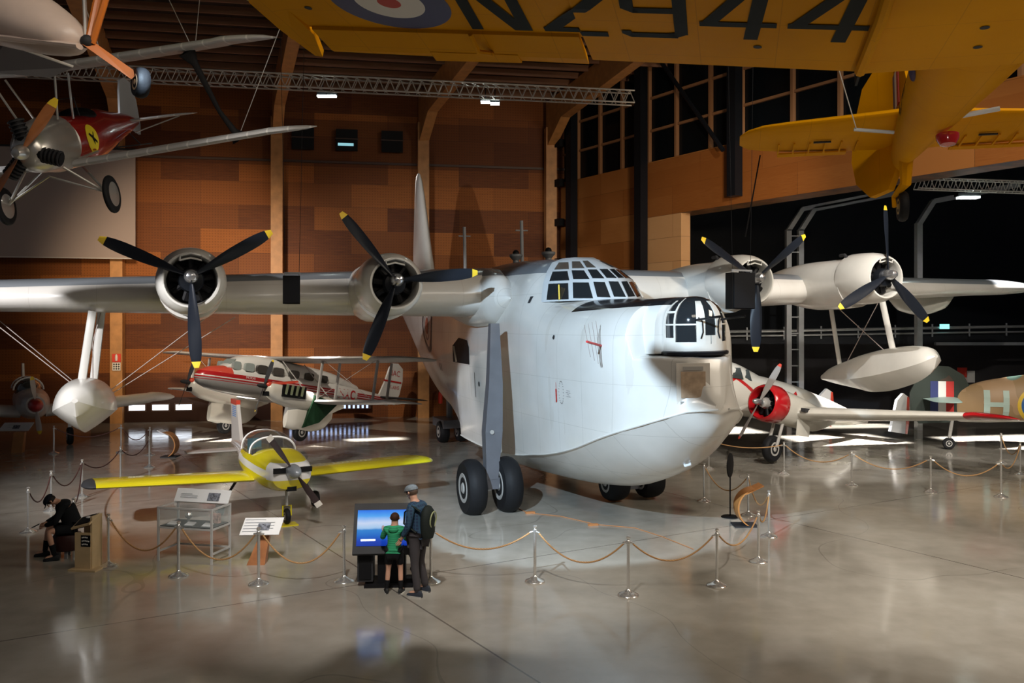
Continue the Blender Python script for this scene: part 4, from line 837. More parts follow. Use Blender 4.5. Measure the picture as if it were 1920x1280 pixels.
for k, (y, wdt) in enumerate(((-2.95, .34), (-2.45, .42), (-1.9, .5), (-1.15, .55), (-.35, .5), (.45, .46), (1.25, .42))):
    for s_ in (1, -1):
        zz = 2.48; hwd = .3; pts = []
        for i in range(14):
            a = 2*math.pi*i/14; cx_, sx_ = math.cos(a), math.sin(a); pts.append((wdt/2*math.copysign(abs(cx_)**.5, cx_)+y, hwd/2*math.copysign(abs(sx_)**.5, sx_)+zz))
        xs_ = s_*(itp([(-3.25, .36), (-2.6, .52), (-1.8, .60), (0, .62), (1.8, .56), (3.6, .3)], y)[0])
        MB().prism(pts, (xs_-s_*.05, 0, 0), (0, 1, 0), (0, 0, 1), .12).build('cabin_window', wlit if k > 1 else mat('clear_cabin_glass', (.35, .4, .38), .05, coat=1), AL, smooth=0)
MB().box((0, -3.0, 2.62), (.5, .02, .3), rx=R(-48)).build('windscreen', MATS['clear_cabin_glass'], AL, smooth=0)
vt = text_mesh('NAC', .52, xs=1.0, bold=.015); decal(al, vt, (4, 2.75, 2.02), (0, 1, 0), (0, 0, 1), (-1, 0, 0), mat('airline_red', (.45, .015, .015)), 'airline_lettering', parent=AL)
vt = text_mesh('MOKAI', .13); decal(al, vt, (4, -2.4, 2.10), (0, 1, 0), (0, 0, 1), (-1, 0, 0), wht, 'aircraft_name', .012, parent=AL)
for s_ in (-1, 1):
    greyw = mat('silver_dope', (.40, .38, .36), .4, var=.06)
    wing([(s_*.0, -1.15, 2.98, 1.5, .16), (s_*3, -1.05, 3.05, 1.45, .15), (s_*5.5, -.9, 3.14, 1.2, .13)]+tipfall(s_*5.5, s_*7.35, -.9, 3.16, 1.2, .12, 6, .4)).build('upper_wing', greyw, AL, smooth=40)
    wing([(s_*.5, -1.0, 1.42, 1.4, .18), (s_*3, -.9, 1.5, 1.35, .16), (s_*5.2, -.75, 1.62, 1.1, .13)]+tipfall(s_*5.2, s_*6.8, -.75, 1.66, 1.1, .12, 6, .4)).build('lower_wing', greyw, AL, smooth=40)
    for x, y in ((2.4, -.8), (2.4, .1), (4.9, -.65), (4.9, .1)): MB().tube([(s_*x, y, 1.55), (s_*(x+.05), y, 3.06)], .035, 8, flat=2).build('interplane_strut', greyw, AL)
    for a, b in (((.6, -1.0, 2.9), (2.1, -1.0, 1.7)), ((2.4, -.8, 3.05), (4.9, -.65, 1.65)), ((2.4, -.8, 1.6), (4.9, -.65, 3.1)), ((.6, .1, 2.9), (2.1, .1, 1.7))): MB().tube([(s_*a[0], a[1], a[2]), (s_*b[0], b[1], b[2])], .018 if a[0] < 1 else .008, 6).build('bracing_strut' if a[0] < 1 else 'bracing_wire', greyw, AL)
    ex_ = s_*2.05
    nc = body([(-2.95, 1.72, .1, .12, .12, 2), (-2.85, 1.70, .22, .24, .22, 2.2), (-2.4, 1.6, .27, .34, .34, 2.6), (-1.2, 1.5, .28, .36, .42, 2.6), (-.2, 1.45, .26, .3, .45, 2.4), (.9, 1.45, .1, .1, .1, 2)], 24, 20).build('engine_nacelle', mat('nacelle_cream', (.66, .62, .54), .3, coat=.5), AL, loc=(ex_, 0, 0), smooth=45)
    MB().loft([[(a*.14, b, 2.0+c_) for a, b, c_ in ((-1, -2.9, -.16), (1, -2.9, -.16), (1, -1.6, .08), (-1, -1.6, .08))], [(a*.1, b, 2.06+c_) for a, b, c_ in ((-1, -2.85, -.12), (1, -2.85, -.12), (1, -1.6, .08), (-1, -1.6, .08))]]).build('red_cowl_top', mat('cowl_red', (.6, .06, .03), .3, coat=.5), nc, smooth=0)
    MB().ball((0, -2.86, 1.86), .15, 14, sc=(1, 1, .8)).build('red_cowl_nose', MATS['cowl_red'], nc); MB().box((.0, -2.92, 1.55), (.26, .06, .16)).build('air_intake', black, nc)
    propeller(AL, (ex_, -3.05, 1.80), (72, 252), .95, .16, .08, mat('prop_dark', (.05, .05, .055), .35), yel, dark, .08, .04, twist=(60, 20))
    sp_ = body([(-1.9, .75, .1, .6, .3, 2), (-1.5, .72, .20, .7, .32, 2.2), (-.8, .72, .22, .75, .34, 2.4), (-.1, .8, .16, .7, .3, 2.2), (.4, 1.0, .03, .4, .1, 2)], 20, 14).build('wheel_spat', MATS['nacelle_cream'], AL, loc=(ex_, 0, 0), smooth=45)
    wheel(AL, (ex_, -1.1, .34), .33, .2, tyre, rimm, 'main_wheel')
    wing([(s_*.1, 5.1, 2.15, 1.2, .1), (s_*1.5, 5.3, 2.15, .9, .08)]+tipfall(s_*1.5, s_*2.3, 5.3, 2.15, .9, .07, 4)).build('tailplane', dark, AL, smooth=40)
# open engine bay and dark green cover on the near engine
MB().box((2.34, -1.9, 1.72), (.06, 1.1, .42)).build('open_engine_bay', black, AL, smooth=0)
for k in range(4): MB().tube([(2.36, -2.3+.25*k, 1.6), (2.42, -2.3+.25*k, 1.95)], .05, 8).build('engine_pipe', mat('engine_bay_metal', (.3, .33, .2), .3, metal=.5), AL)
MB().loft([[(2.1, -.9, 1.75), (2.4, -.9, 1.7), (2.5, .2, 1.5), (2.1, .2, 1.5)], [(2.0, -1.2, .5), (2.3, -1.25, .5), (2.45, -.6, .75), (2.1, -.4, .7)]]).build('green_engine_cover', mat('dark_green_cloth', (.008, .03, .012), .6, var=.3), AL, smooth=0)
fn = MB().prism([(5.2, 2.15), (5.55, 2.9), (5.75, 3.5), (5.95, 3.72), (6.3, 3.75), (6.65, 3.55), (6.72, 3.0), (6.6, 2.4), (6.35, 1.9)], (0, 0, 0), (0, 1, 0), (0, 0, 1), .08).build('tail_fin', MATS['airliner_white'], AL, smooth=0)
MB().box((.05, 6.02, 2.92), (.012, 1.2, .07)).build('fin_stripe', MATS['airline_red'], AL, smooth=0)
for s_, sz, zz in (('NAC', .36, 3.28), ('ZK-AHS', .24, 2.66)):
    v, fcs = text_mesh(s_, sz); m_ = bpy.data.meshes.new('t'); m_.from_pydata([(.047, 6.1+x, zz+y) for x, y in v], [], fcs); m_.materials.append(MATS['airline_red']); o = bpy.data.objects.new('fin_lettering', m_); col.objects.link(o); o.parent = AL
# ------------------------------------------------------------------ small yellow and white trainer on the floor
n = NT('light_aircraft_paint', .25, coat=.6)
b1 = n.band(n.math('MULTIPLY_ADD', n.y, -.02, n.z), 1.10, 1.27); c = n.mix(b1, (.62, .52, .01), (.74, .72, .68))
c = n.mix(n.math('MULTIPLY', n.math('LESS_THAN', n.y, -1.62), n.band(n.z, 1.04, 1.40)), c, (.74, .72, .70)); c = n.mix(n.math('MULTIPLY', n.math('GREATER_THAN', n.y, 1.2), n.math('GREATER_THAN', n.z, 0)), c, (.60, .52, .45))
yp = n.color(c); ypw = mat('light_aircraft_yellow', (.62, .52, .01), .25, coat=.6)
YT = thing('light_aircraft', (-5.6, 20.6, 0), R(28.6), 'small yellow and white low-wing light aircraft with one bubble canopy', 'aircraft')
yf = body([(-1.98, 1.22, .28, .12, .16, 2.4), (-1.9, 1.2, .42, .2, .36, 2.6), (-1.5, 1.2, .5, .28, .46, 2.8), (-.8, 1.2, .55, .38, .5, 2.8), (0, 1.2, .56, .3, .5, 2.8), (1.0, 1.15, .5, .3, .42, 2.4), (2.2, 1.15, .28, .26, .28, 2.2), (3.4, 1.15, .12, .16, .16, 2), (4.3, 1.15, .04, .08, .08, 2)], 28, 34).build('fuselage', yp, YT, smooth=45)
cg = NT('tinted_canopy', .05, coat=1); cg.b.inputs['Alpha'].default_value = .62; cg.color((.06, .055, .05))
cp = body([(-.62, 1.42, .40, .02, .05, 2.4), (-.3, 1.42, .50, .30, .05, 2.4), (.1, 1.42, .52, .46, .05, 2.4), (.6, 1.42, .50, .44, .05, 2.4), (1.2, 1.38, .38, .24, .05, 2.2), (1.6, 1.35, .2, .06, .05, 2)], 32, 24).build('canopy', cg.m, YT, smooth=60)
def hoop(y, sc, m, z0=1.42, r=.025):
    zc, hw_, hu, hd, p = itp([(-.62, 1.42, .40, .02, .05, 2.4), (-.3, 1.42, .50, .30, .05, 2.4), (.1, 1.42, .52, .46, .05, 2.4), (.6, 1.42, .50, .44, .05, 2.4), (1.2, 1.38, .38, .24, .05, 2.2), (1.6, 1.35, .2, .06, .05, 2)], y)
    return MB().tube([(hw_*sc*math.copysign(abs(math.cos(a))**(2/p), math.cos(a)), y, zc+hu*sc*abs(math.sin(a))**(2/p)) for a in [math.pi*k/18 for k in range(19)]], r, 6)
hoop(-.22, 1.02, 0).build('canopy_hoop', wht, YT); hoop(.75, 1.02, 0, r=.018).build('canopy_hoop', wht, YT)
MB().box((-.25, .5, 1.5), (.3, .1, .35)).build('seat_back', mat('seat_blue', (.05, .35, .5)), YT); MB().box((.25, .5, 1.5), (.3, .1, .35)).build('seat_back', dark, YT)
MB().loft([[( -.5, -.55, 1.40), (.5, -.55, 1.40), (.5, -.1, 1.42), (-.5, -.1, 1.42)], [(-.45, -.5, 1.47), (.45, -.5, 1.47), (.45, -.1, 1.5), (-.45, -.1, 1.5)]]).build('instrument_coaming', black, YT, smooth=0)
for s_ in (-1, 1):
    wing([(s_*.5, -.62, .88, 1.5, .17), (s_*2, -.6, .92, 1.45, .16), (s_*3.7, -.58, .97, 1.35, .14)]).build('wing', ypw, YT, smooth=40)
    wing([(s_*3.7, -.58, .97, 1.35, .14)]+tipfall(s_*3.7, s_*3.96, -.58, .97, 1.35, .14, 4, .3)).build('wing_tip', dark if s_ < 0 else ypw, YT, smooth=40)
    wing([(s_*.05, 3.45, 1.0, .8, .08), (s_*1.3, 3.5, 1.0, .7, .06)]).build('tailplane', mat('tail_metal', (.5, .46, .42), .35, metal=.3), YT, smooth=40)
    MB().box((s_*.28, -1.99, 1.26), (.26, .05, .11)).build('cooling_intake', black, YT, smooth=0)
    wheel(YT, (s_*1.1, .15, .19), .19, .14, tyre, rimm, 'main_wheel'); MB().tube([(s_*.7, .1, .85), (s_*1.1, .15, .2)], .03).build('gear_leg', dark, YT)
MB().box((0, -1.86, .88), (.2, .12, .16)).build('oil_cooler_intake', black, YT, smooth=0)
nl = MB().tube([(0, -1.45, .75), (0, -1.5, .42)], .03).build('nose_leg', rimm, YT); MB().tube([(-.09, -1.5, .2), (-.09, -1.5, .42), (.09, -1.5, .42), (.09, -1.5, .2)], .02).build('nose_fork', ypw, nl)
wheel(YT, (0, -1.5, .19), .17, .1, tyre, rimm, 'nose_wheel')
ch_ = MB().box((0, -1.5, .012), (.42, .35, .024)).build('wheel_tray', ypw, loc=Vector((-5.6+1.5*.479, 20.6-1.5*.878, 0)), rot=(0, 0, R(28.6)), smooth=0); [setattr(v, 'co', v.co+Vector((0, 1.5, 0))) for v in ch_.data.vertices]; tag(ch_, 'yellow wheel tray under the light aircraft nose wheel', 'wheel chock')
propeller(YT, (0, -2.12, 1.24), (125, 305), .95, .15, .11, mat('prop_brown', (.045, .03, .03), .4), mat('tip_grey', (.7, .66, .6), .5), mat('spinner_grey', (.35, .38, .42), .25, metal=.4), .15, .12, spin=[(.01, -.26), (.07, -.22), (.12, -.12), (.15, 0), (.155, .1)], square=True)
fn = MB().prism([(3.1, 1.25), (3.55, 2.2), (3.6, 2.3), (4.25, 2.3), (4.3, 2.2), (4.2, 1.1)], (0, 0, 0), (0, 1, 0), (0, 0, 1), .09, ).build('tail_fin', mat('fin_pale', (.55, .50, .45), .35), YT, smooth=0)
MB().box((0, 3.92, 2.27), (.11, .72, .13)).build('fin_cap', mat('cowl_red', (.6,.06,.03)), YT)
for k in range(6): MB().box((-.05, 3.85, 2.15-.05*k), (.012, .4, .02)).build('blue_fin_stripe', mat('stripe_blue', (.1, .25, .55)), YT, smooth=0)
# ------------------------------------------------------------------ white aircraft at the far left
WL = thing('piston_trainer', (-17.4, 32.2, -.1), R(32), 'white low-wing trainer with red spinner beyond the left wing float', 'aircraft')
aw = MATS['airliner_white']
body([(-1.9, 1.7, .3, .3, .3, 2), (-1.6, 1.7, .42, .42, .45, 2.1), (-.4, 1.7, .55, .5, .6, 2.2), (1.2, 1.7, .55, .5, .6, 2.2), (3.4, 1.8, .3, .3, .3, 2), (5.2, 1.9, .08, .1, .1, 2)], 24, 24).build('fuselage', aw, WL, smooth=45)
MB().ball((-.1, .6, 2.15), .5, 20, sc=(.9, 2.0, .85)).build('bubble_canopy', mat('canopy_dark', (.05, .055, .05), .05, coat=1), WL); hp = MB().tube([(-.1+.48*math.cos(a), -.1, 2.12+.44*math.sin(a)) for a in [math.pi*k/12 for k in range(13)]], .03).build('canopy_frame', wht, WL)
MB().tube([(-.1+.48*math.cos(a), 1.2, 2.12+.42*math.sin(a)) for a in [math.pi*k/12 for k in range(13)]], .025).build('canopy_frame', wht, WL)
propeller(WL, (0, -2.05, 1.7), (97, 277), 1.0, .2, .1, mat('prop_pale', (.55, .5, .44), .4), yel, mat('spinner_red', (.5, .03, .03), .3, coat=.5), .24, .15, spin=[(.02, -.3), (.12, -.24), (.2, -.1), (.24, .1)], twist=(60, 25))
for s_ in (-1, 1):
    wing([(s_*.4, -.9, 1.32, 2.0, .42), (s_*2.6, -.75, 1.5, 1.7, .42), (s_*3.9, -.6, 1.62, 1.4, .38)]+tipfall(s_*3.9, s_*4.9, -.6, 1.66, 1.4, .36, 6, .3)).build('wing', aw, WL, smooth=40)
    wheel(WL, (s_*1.2, -.5, .42), .32, .2, tyre, rimm, 'main_wheel'); MB().tube([(s_*1.2, -.3, 1.3), (s_*1.2, -.5, .4)], .06).build('gear_leg', wht, WL)
MB().prism([(4.2, 1.9), (4.8, 2.9), (5.3, 2.9), (5.5, 1.8)], (0, 0, 0), (0, 1, 0), (0, 0, 1), .08).build('tail_fin', aw, WL, smooth=0)
# ------------------------------------------------------------------ white twin with red engine rings at the right
n = NT('twin_paint', .28, coat=.5)
zz = n.math('MULTIPLY_ADD', n.math('ABSOLUTE', n.math('SUBTRACT', n.math('FRACT', n.math('MULTIPLY', n.y, .55)), .5)), .9, 1.95)
c = n.mix(n.math('MULTIPLY', n.math('LESS_THAN', n.math('ABSOLUTE', n.math('SUBTRACT', n.z, zz)), .07), n.math('LESS_THAN', n.y, 1.5)), (.66, .63, .56), (.5, .015, .015)); twp = n.color(c)
cream2 = mat('twin_cream', (.62, .59, .52), .3, coat=.5, var=.05); rrd = mat('cowl_ring_red', (.42, .008, .012), .2, coat=.7)
TW = thing('twin_engined_airliner', (8.05, 30.3, 0), R(-51.5), 'white twin-engined airliner with red engine cowling behind the flying boat bow', 'aircraft', rx=R(-9))
body([(-4.4, 1.7, .03, .03, .03, 2), (-4.2, 1.72, .25, .22, .25, 2), (-3.2, 1.85, .52, .5, .55, 2.1), (-2.0, 1.95, .68, .66, .7, 2.2), (-1.0, 1.95, .74, .72, .75, 2.3), (1.5, 1.9, .74, .7, .75, 2.3), (4, 1.8, .52, .55, .5, 2.2), (6.2, 1.75, .24, .3, .25, 2), (7.4, 1.75, .05, .08, .08, 2)], 28, 40).build('fuselage', twp, TW, smooth=45)
body([(-2.9, 2.3, .35, .02, .1, 2), (-2.4, 2.35, .5, .42, .1, 2.2), (-1.6, 2.4, .56, .52, .1, 2.3), (-.6, 2.35, .5, .42, .1, 2.2), (.6, 2.3, .3, .2, .1, 2)], 24, 16).build('cockpit_roof', twp, TW, smooth=45)
cgl = mat('cockpit_glass', (.05, .06, .06), .05, coat=1)
for y, w2, a in ((-2.35, .42, 28), (-1.75, .5, 8), (-1.2, .3, 0)): MB().loft([[(.52, y-w2/2, 2.36), (.57, y+w2/2, 2.36), (.42, y+w2/2-.03, 2.74), (.38, y-w2/2+.16, 2.70)], [(.60, y-w2/2, 2.36), (.65, y+w2/2, 2.36), (.50, y+w2/2-.03, 2.74), (.46, y-w2/2+.16, 2.70)]]).build('cockpit_window', cgl, TW, smooth=0)
MB().loft([[(.05, -2.86, 2.42), (.42, -2.72, 2.4), (.36, -2.42, 2.72), (.05, -2.5, 2.78)], [(.05, -2.93, 2.44), (.46, -2.79, 2.42), (.4, -2.47, 2.76), (.05, -2.56, 2.82)]]).build('windscreen', cgl, TW, smooth=0)
for s_ in (-1, 1):
    wing([(s_*.5, -1.5, 1.35, 2.9, .46), (s_*2.0, -1.2, 1.4, 2.6, .42), (s_*5, -.7, 1.62, 1.9, .3), (s_*7.2, -.35, 1.8, 1.4, .2)]).build('wing', cream2, TW, smooth=40)
    wing([(s_*7.2, -.35, 1.8, 1.4, .2)]+tipfall(s_*7.2, s_*8.5, -.35, 1.84, 1.4, .18, 6, .3)).build('wing_tip', rrd, TW, smooth=40)
    cw = MB().lathe([(.42, .45), (.45, .05), (.48, 0), (.53, .02), (.58, .15), (.60, .4), (.59, .62), (.55, .72)], ax='Y', n=40, caps=(0, 0)).build('engine_cowling', rrd, TW, loc=(s_*2.0, -2.3, 1.62), smooth=50)
    MB().lathe([(.42, .4), (.01, .3)], ax='Y', n=28).build('engine_face', black, cw); MB().lathe([(.02, .0), (.15, .05), (.2, .3)], ax='Y').build('crankcase', rimm, cw)
    for k in range(9): a = 2*math.pi*k/9; MB().tube([(.15*math.cos(a), .25, .15*math.sin(a)), (.38*math.cos(a), .27, .38*math.sin(a))], .06, 8).build('cylinder_head', MATS['cyl_black'], cw)
    body([(-1.6, 1.6, .55, .55, .57, 2), (-.8, 1.55, .5, .5, .55, 2.1), (.4, 1.45, .4, .38, .5, 2.1), (1.8, 1.4, .06, .08, .1, 2)], 24, 12).build('nacelle', cream2, TW, loc=(s_*2, 0, 0), smooth=45)
    propeller(TW, (s_*2, -2.42, 1.62), (62, 242), 1.36, .2, .07, mat('prop_metal', (.33, .30, .28), .35, metal=.3), MATS['cowl_red'], spn, .1, .06, twist=(58, 22))
    wheel(TW, (s_*2, -1.55, .38-.14), .42, .24, tyre, rimm, 'main_wheel'); MB().tube([(s_*2-.16, -1.3, 1.2), (s_*2-.16, -1.55, .3)], .05).build('gear_leg', rimm, TW); MB().tube([(s_*2+.16, -1.3, 1.2), (s_*2+.16, -1.55, .3)], .05).build('gear_leg', rimm, TW)
    MB().box((s_*2+.42, -.6, 1.0), (.02, .7, .5)).build('gear_door', cream2, TW)
    MB().box((s_*2.75, -.95, 1.55), (.16, .5, .12)).build('wing_intake', dark, TW)
    fn_ = MB().prism([(6.2, 1.4), (6.5, 2.6), (6.9, 2.9), (7.3, 2.8), (7.5, 2.2), (7.4, 1.4)], (s_*1.6, 0, 0), (0, 1, 0), (0, 0, 1), .1).build('tail_fin', wht, TW, smooth=0)
    MB().prism([(7.28, 1.4), (7.2, 2.8), (7.32, 2.8), (7.52, 2.2), (7.42, 1.4)], (s_*1.6, 0, 0), (0, 1, 0), (0, 0, 1), .12).build('red_rudder_edge', MATS['cowl_red'], fn_, smooth=0)
wing([(-1.8, 6.2, 1.9, 1.0, .1), (1.8, 6.2, 1.9, 1.0, .1)]).build('tailplane', cream2, TW)
# ------------------------------------------------------------------ camouflaged fighter, tail towards us at the far right
n = NT('camouflage_paint', .5)
nz = n.noise(.8, 2); c = n.mix(n.math('GREATER_THAN', nz, .52), (.34, .22, .11), (.42, .27, .15)); c = n.mix(n.math('GREATER_THAN', n.noise(.6, 1), .60), c, (.14, .25, .2)); c = n.mix(n.math('LESS_THAN', n.z, 1.52), c, (.62, .58, .52)); cam_m = n.color(c)
n = NT('fin_camouflage', .5); nz = n.noise(.9, 2); n.color(n.mix(n.math('GREATER_THAN', nz, .55), (.012, .022, .014), (.05, .025, .012))); camd = n.m
sky = mat('duck_egg', (.36, .50, .44), .45)
CF = thing('camouflaged_fighter', (14.95, 31.2, -.66), R(76), 'brown and green camouflaged fighter with a letter H and a roundel at right', 'aircraft')
CF.scale = (1.15, 1.15, 1.15)
cf = body([(-7.5, 2.1, .3, .4, .4, 2), (-6, 2.1, .55, .7, .65, 2.1), (-3, 2.1, .52, .82, .62, 2.1), (-1.5, 2.05, .42, .68, .62, 2.1), (-.8, 2.0, .2, .52, .58, 2), (-.55, 1.95, .08, .42, .5, 2), (-.45, 1.95, .03, .3, .4, 2)], 28, 40).build('fuselage', cam_m, CF, smooth=45)
for r0, r1, m_ in ((.42, .52, mat('roundel_gold', (.75, .5, .04))), (.26, .42, mat('roundel_blue', (.03, .12, .35))), (.13, .26, wht), (0, .13, mat('roundel_red', (.65, .06, .03)))): decal(cf, disc_mesh(r0, r1), (-3, -2.58, 2.0), (0, -1, 0), (0, 0, 1), (1, 0, 0), m_, 'roundel_ring', parent=CF)
decal(cf, poly_mesh([((-.33, -.42), (-.17, -.42), (-.17, .42), (-.33, .42)), ((.17, -.42), (.33, -.42), (.33, .42), (.17, .42)), ((-.17, -.07), (.17, -.07), (.17, .07), (-.17, .07))], 10, 4), (-3, -1.52, 2.0), (0, -1, 0), (0, 0, 1), (1, 0, 0), mat('code_letter', (.45, .58, .52)), 'code_letter', .02, parent=CF)
MB().prism([(-.85, 2.0), (-.92, 2.4), (-.7, 2.85), (-.3, 3.1), (.1, 3.12), (.55, 2.85), (.8, 2.3), (.8, 1.7), (.55, 1.35), (-.3, 1.4)], (0, 0, 0), (0, 1, 0), (0, 0, 1), .12).build('tail_fin', camd, CF, smooth=0)
for k, m_ in enumerate((blu, wht, red)): MB().box((-.068, .12-.22*k, 2.15), (.012, .22, 1.0)).build('fin_flash_stripe', m_, CF, smooth=0)
for s_ in (-1, 1): wing([(s_*.12, -.55, 2.12, 1.0, .1), (s_*1.2, -.4, 2.12, .8, .08)]+tipfall(s_*1.2, s_*1.7, -.4, 2.12, .8, .06, 4)).build('tailplane', sky, CF, smooth=40)
for s_ in (-1, 1): wing([(s_*.5, -6.2, 1.65, 2.4, .35), (s_*3.0, -5.9, 1.8, 1.8, .25), (s_*5, -5.6, 1.95, 1.2, .12)]).build('wing', sky, CF, smooth=40)
wheel(CF, (0, -.3, .76), .18, .12, tyre, rimm, 'tail_wheel'); MB().tube([(0, -.4, 1.5), (0, -.3, .78)], .05).build('tail_wheel_leg', rimm, CF)
for s_ in (-1, 1): wheel(CF, (s_*1.2, -6.6, .98), .4, .22, tyre, rimm, 'main_wheel'); MB().tube([(s_*1.2, -6.4, 1.6), (s_*1.2, -6.6, .98)], .06).build('gear_leg', rimm, CF)
# ------------------------------------------------------------------ rope barriers
chrome = mat('chrome', (.78, .76, .72), .2, metal=.8); ropem = NT('twisted_rope', .7); tw_ = ropem.lines(ropem.math('ADD', ropem.x, ropem.math('MULTIPLY', ropem.z, 2)), .05, .022); ropem.color(ropem.mix(tw_, (.36, .19, .07), (.52, .29, .12))); ropem = ropem.m
rope_red = mat('dark_red_rope', (.055, .016, .012), .7)
SH = .95
def stanchion(p, label, group='rope barrier posts'):
    t = thing('stanchion', (p.x, p.y, 0), 0, label, 'barrier post', group)
    MB().lathe([(.165, 0), (.17, .012), (.16, .026), (.10, .05), (.04, .085), (.026, .11)], n=28).build('base', chrome, t)
    MB().lathe([(.024, .1), (.024, SH-.07)], n=14).build('pole', chrome, t)
    MB().lathe([(.026, SH-.13), (.036, SH-.12), (.036, SH-.08), (.024, SH-.07), (.018, SH-.05), (.032, SH-.03), (.036, SH-.012), (.02, SH)], n=16).build('cap', chrome, t)
    return t
PTS = {'a': (203, 1062), 'b': (335, 1080), 'c': (485, 1095), 'd': (645, 1090), 'e': (808, 1091), 'f': (1003, 1090), 'g': (1178, 1116), 'h': (1344, 1098), 'i': (1422, 1053), 'j': (1442, 1006), 'k': (1403, 966), 'l': (1320, 940),
       'm': (1470, 889), 'n': (1597, 910), 'o': (1745, 923), 'p': (1877, 932), 'q': (1329, 879), 'r': (1877, 868), 's': (1913, 890),
       't': (53, 998), 'u': (96, 958), 'v': (154, 931), 'w': (226, 900), 'x': (138, 1024), 'y': (280, 876), 'z': (101, 850), 'A': (227, 848), 'B': (281, 853)}
LBL = {'a': 'chrome barrier post beside the plywood lectern', 'b': 'chrome barrier post in front of the glass display case', 'c': 'chrome barrier post in front of the tilted white information board', 'd': 'chrome barrier post just left of the screen kiosk', 'e': 'chrome barrier post behind the adult with the backpack',
       'f': 'foreground chrome barrier post, first to the right of the adult', 'g': 'foreground chrome barrier post nearest the camera in the middle', 'h': 'foreground chrome barrier post with a flat dark base right of the nearest one', 'i': 'chrome barrier post at the barrier corner, in front of the curved wooden stand', 'j': 'chrome barrier post furthest right of the corner cluster by the black round sign', 'k': 'chrome barrier post directly behind the curved wooden stand', 'l': 'chrome barrier post beneath the bow of the flying boat, left of the black round sign',
       'm': 'chrome barrier post in front of the red-cowled engine wheel', 'n': 'chrome barrier post right of the red-cowled engine', 'o': 'chrome barrier post in the middle of the right-hand run', 'p': 'chrome barrier post near the right edge, front one', 'q': 'distant barrier post half behind the bow', 'r': 'distant barrier post near the right edge, behind the front one', 's': 'barrier post cut off close to the right edge',
       't': 'barrier post at the left edge beyond the seated man', 'u': 'barrier post rising behind the seated man', 'v': 'dark barrier post under the black tip of the yellow wing', 'w': 'barrier post above the yellow left wing', 'x': 'barrier post between the seated man and the lectern', 'y': 'barrier post above the yellow left wing near the distant curved stand', 'z': 'distant barrier post below the red spinner', 'A': 'distant barrier post under the left wing float', 'B': 'distant barrier post beside the distant curved stand'}
P = {k: at(*v) for k, v in PTS.items()}
for k, p in P.items(): stanchion(p, LBL[k])
def rope(a, b, sag, m, label, za=SH-.1, zb=SH-.1, r=.014):
    A, B_ = Vector((a.x, a.y, za)), Vector((b.x, b.y, zb)); d = (B_-A).normalized(); A = A+d*.05; B_ = B_-d*.05
    pts = [A.lerp(B_, u)-Vector((0, 0, sag*4*u*(1-u))) for u in [i/20 for i in range(21)]]
    o = thing('barrier_rope', ((A.x+B_.x)/2, (A.y+B_.y)/2, (za+zb)/2-sag), 0, label, 'rope', 'barrier ropes'); c = o.location
    MB().tube([p-c for p in pts], r, 8).build('rope', m, o)
    for e, s_ in ((A, 1), (B_, -1)): MB().tube([e-c-d*s_*.03, e-c+d*s_*.04-Vector((0, 0, .02))], .018, 8).build('hook', chrome, o)
for a, b, s_, t in (('a', 'b', .48, 'tan rope from the lectern post to the post by the display case'), ('b', 'c', .50, 'tan rope between the display case and the white information board'), ('c', 'd', .52, 'tan rope between the information board and the kiosk'), ('e', 'f', .30, 'tan rope starting behind the backpack'),
                    ('f', 'g', .42, 'tan rope under the white hull leading to the nearest middle post'), ('g', 'h', .36, 'tan rope right of the nearest middle post'), ('h', 'i', .34, 'tan rope to the barrier corner'), ('i', 'j', .30, 'short tan rope along the barrier corner'), ('j', 'k', .38, 'short tan rope behind the curved wooden stand'),
                    ('l', 'k', .42, 'tan rope hanging behind the black round sign'), ('m', 'n', .34, 'brown rope left in the far right run'), ('n', 'o', .32, 'brown rope in the middle of the far right run'), ('o', 'p', .36, 'brown rope right in the far right run'), ('q', 'm', .14, 'taut distant rope under the red-cowled engine'), ('r', 's', .4, 'distant rope at the right edge'), ('p', 's', .34, 'short rope next to the right edge')):
    rope(P[a], P[b], s_, ropem, t)
for a, b, s_, t in (('t', 'u', .40, 'dark red rope above the seated man, nearest the left edge'), ('u', 'v', .40, 'dark red rope above the seated man on the right'), ('v', 'w', .28, 'dark red rope rising over the yellow wing'), ('w', 'y', .30, 'dark red rope right of the tall left post'), ('z', 'A', .30, 'distant dark rope under the left float'), ('A', 'B', .38, 'distant rope looping by the curved stand'), ('x', 'v', .3, 'dark red rope behind the lectern')):
    rope(P[a], P[b], s_, rope_red, t)
# ------------------------------------------------------------------ information stands
plyw = mat('stand_plywood', (.55, .40, .22), .5, var=.08, vs=5); brownw = mat('stand_brown_wood', (.34, .13, .045), .4, var=.2, vs=6); panelw = mat('panel_white', (.80, .80, .80), .5)
inkg = mat('print_grey', (.25, .27, .3), .6)
def printed(parent, o, ux, uy, w_, h, n, picture=True, m=None):
    """lines of small print and a picture block on a panel face"""
    mb = MB(); o = Vector(o); ux = Vector(ux); uy = Vector(uy)
    for k in range(n):
        L = w_*(.9 if k % 4 else .6); mb.prism([(-w_/2, h/2-.02-k*h/n), (-w_/2+L, h/2-.02-k*h/n), (-w_/2+L, h/2-.028-k*h/n), (-w_/2, h/2-.028-k*h/n)], o, ux, uy, .002)
    mb.build('printed_text', inkg, parent, smooth=0)
    if picture:
        MB().prism([(-.05, -.1), (.17, -.1), (.17, .06), (-.05, .06)], o+Vector((0, 0, .0)), ux, uy, .006).build('printed_picture', m or mat('print_picture', (.16, .17, .2), .6, var=.9, vs=22), parent, smooth=0)
p = at(488, 1056); t = thing('information_stand', p, R(4), 'white tilted information board on a brown wooden post beside the yellow light aircraft', 'information board')
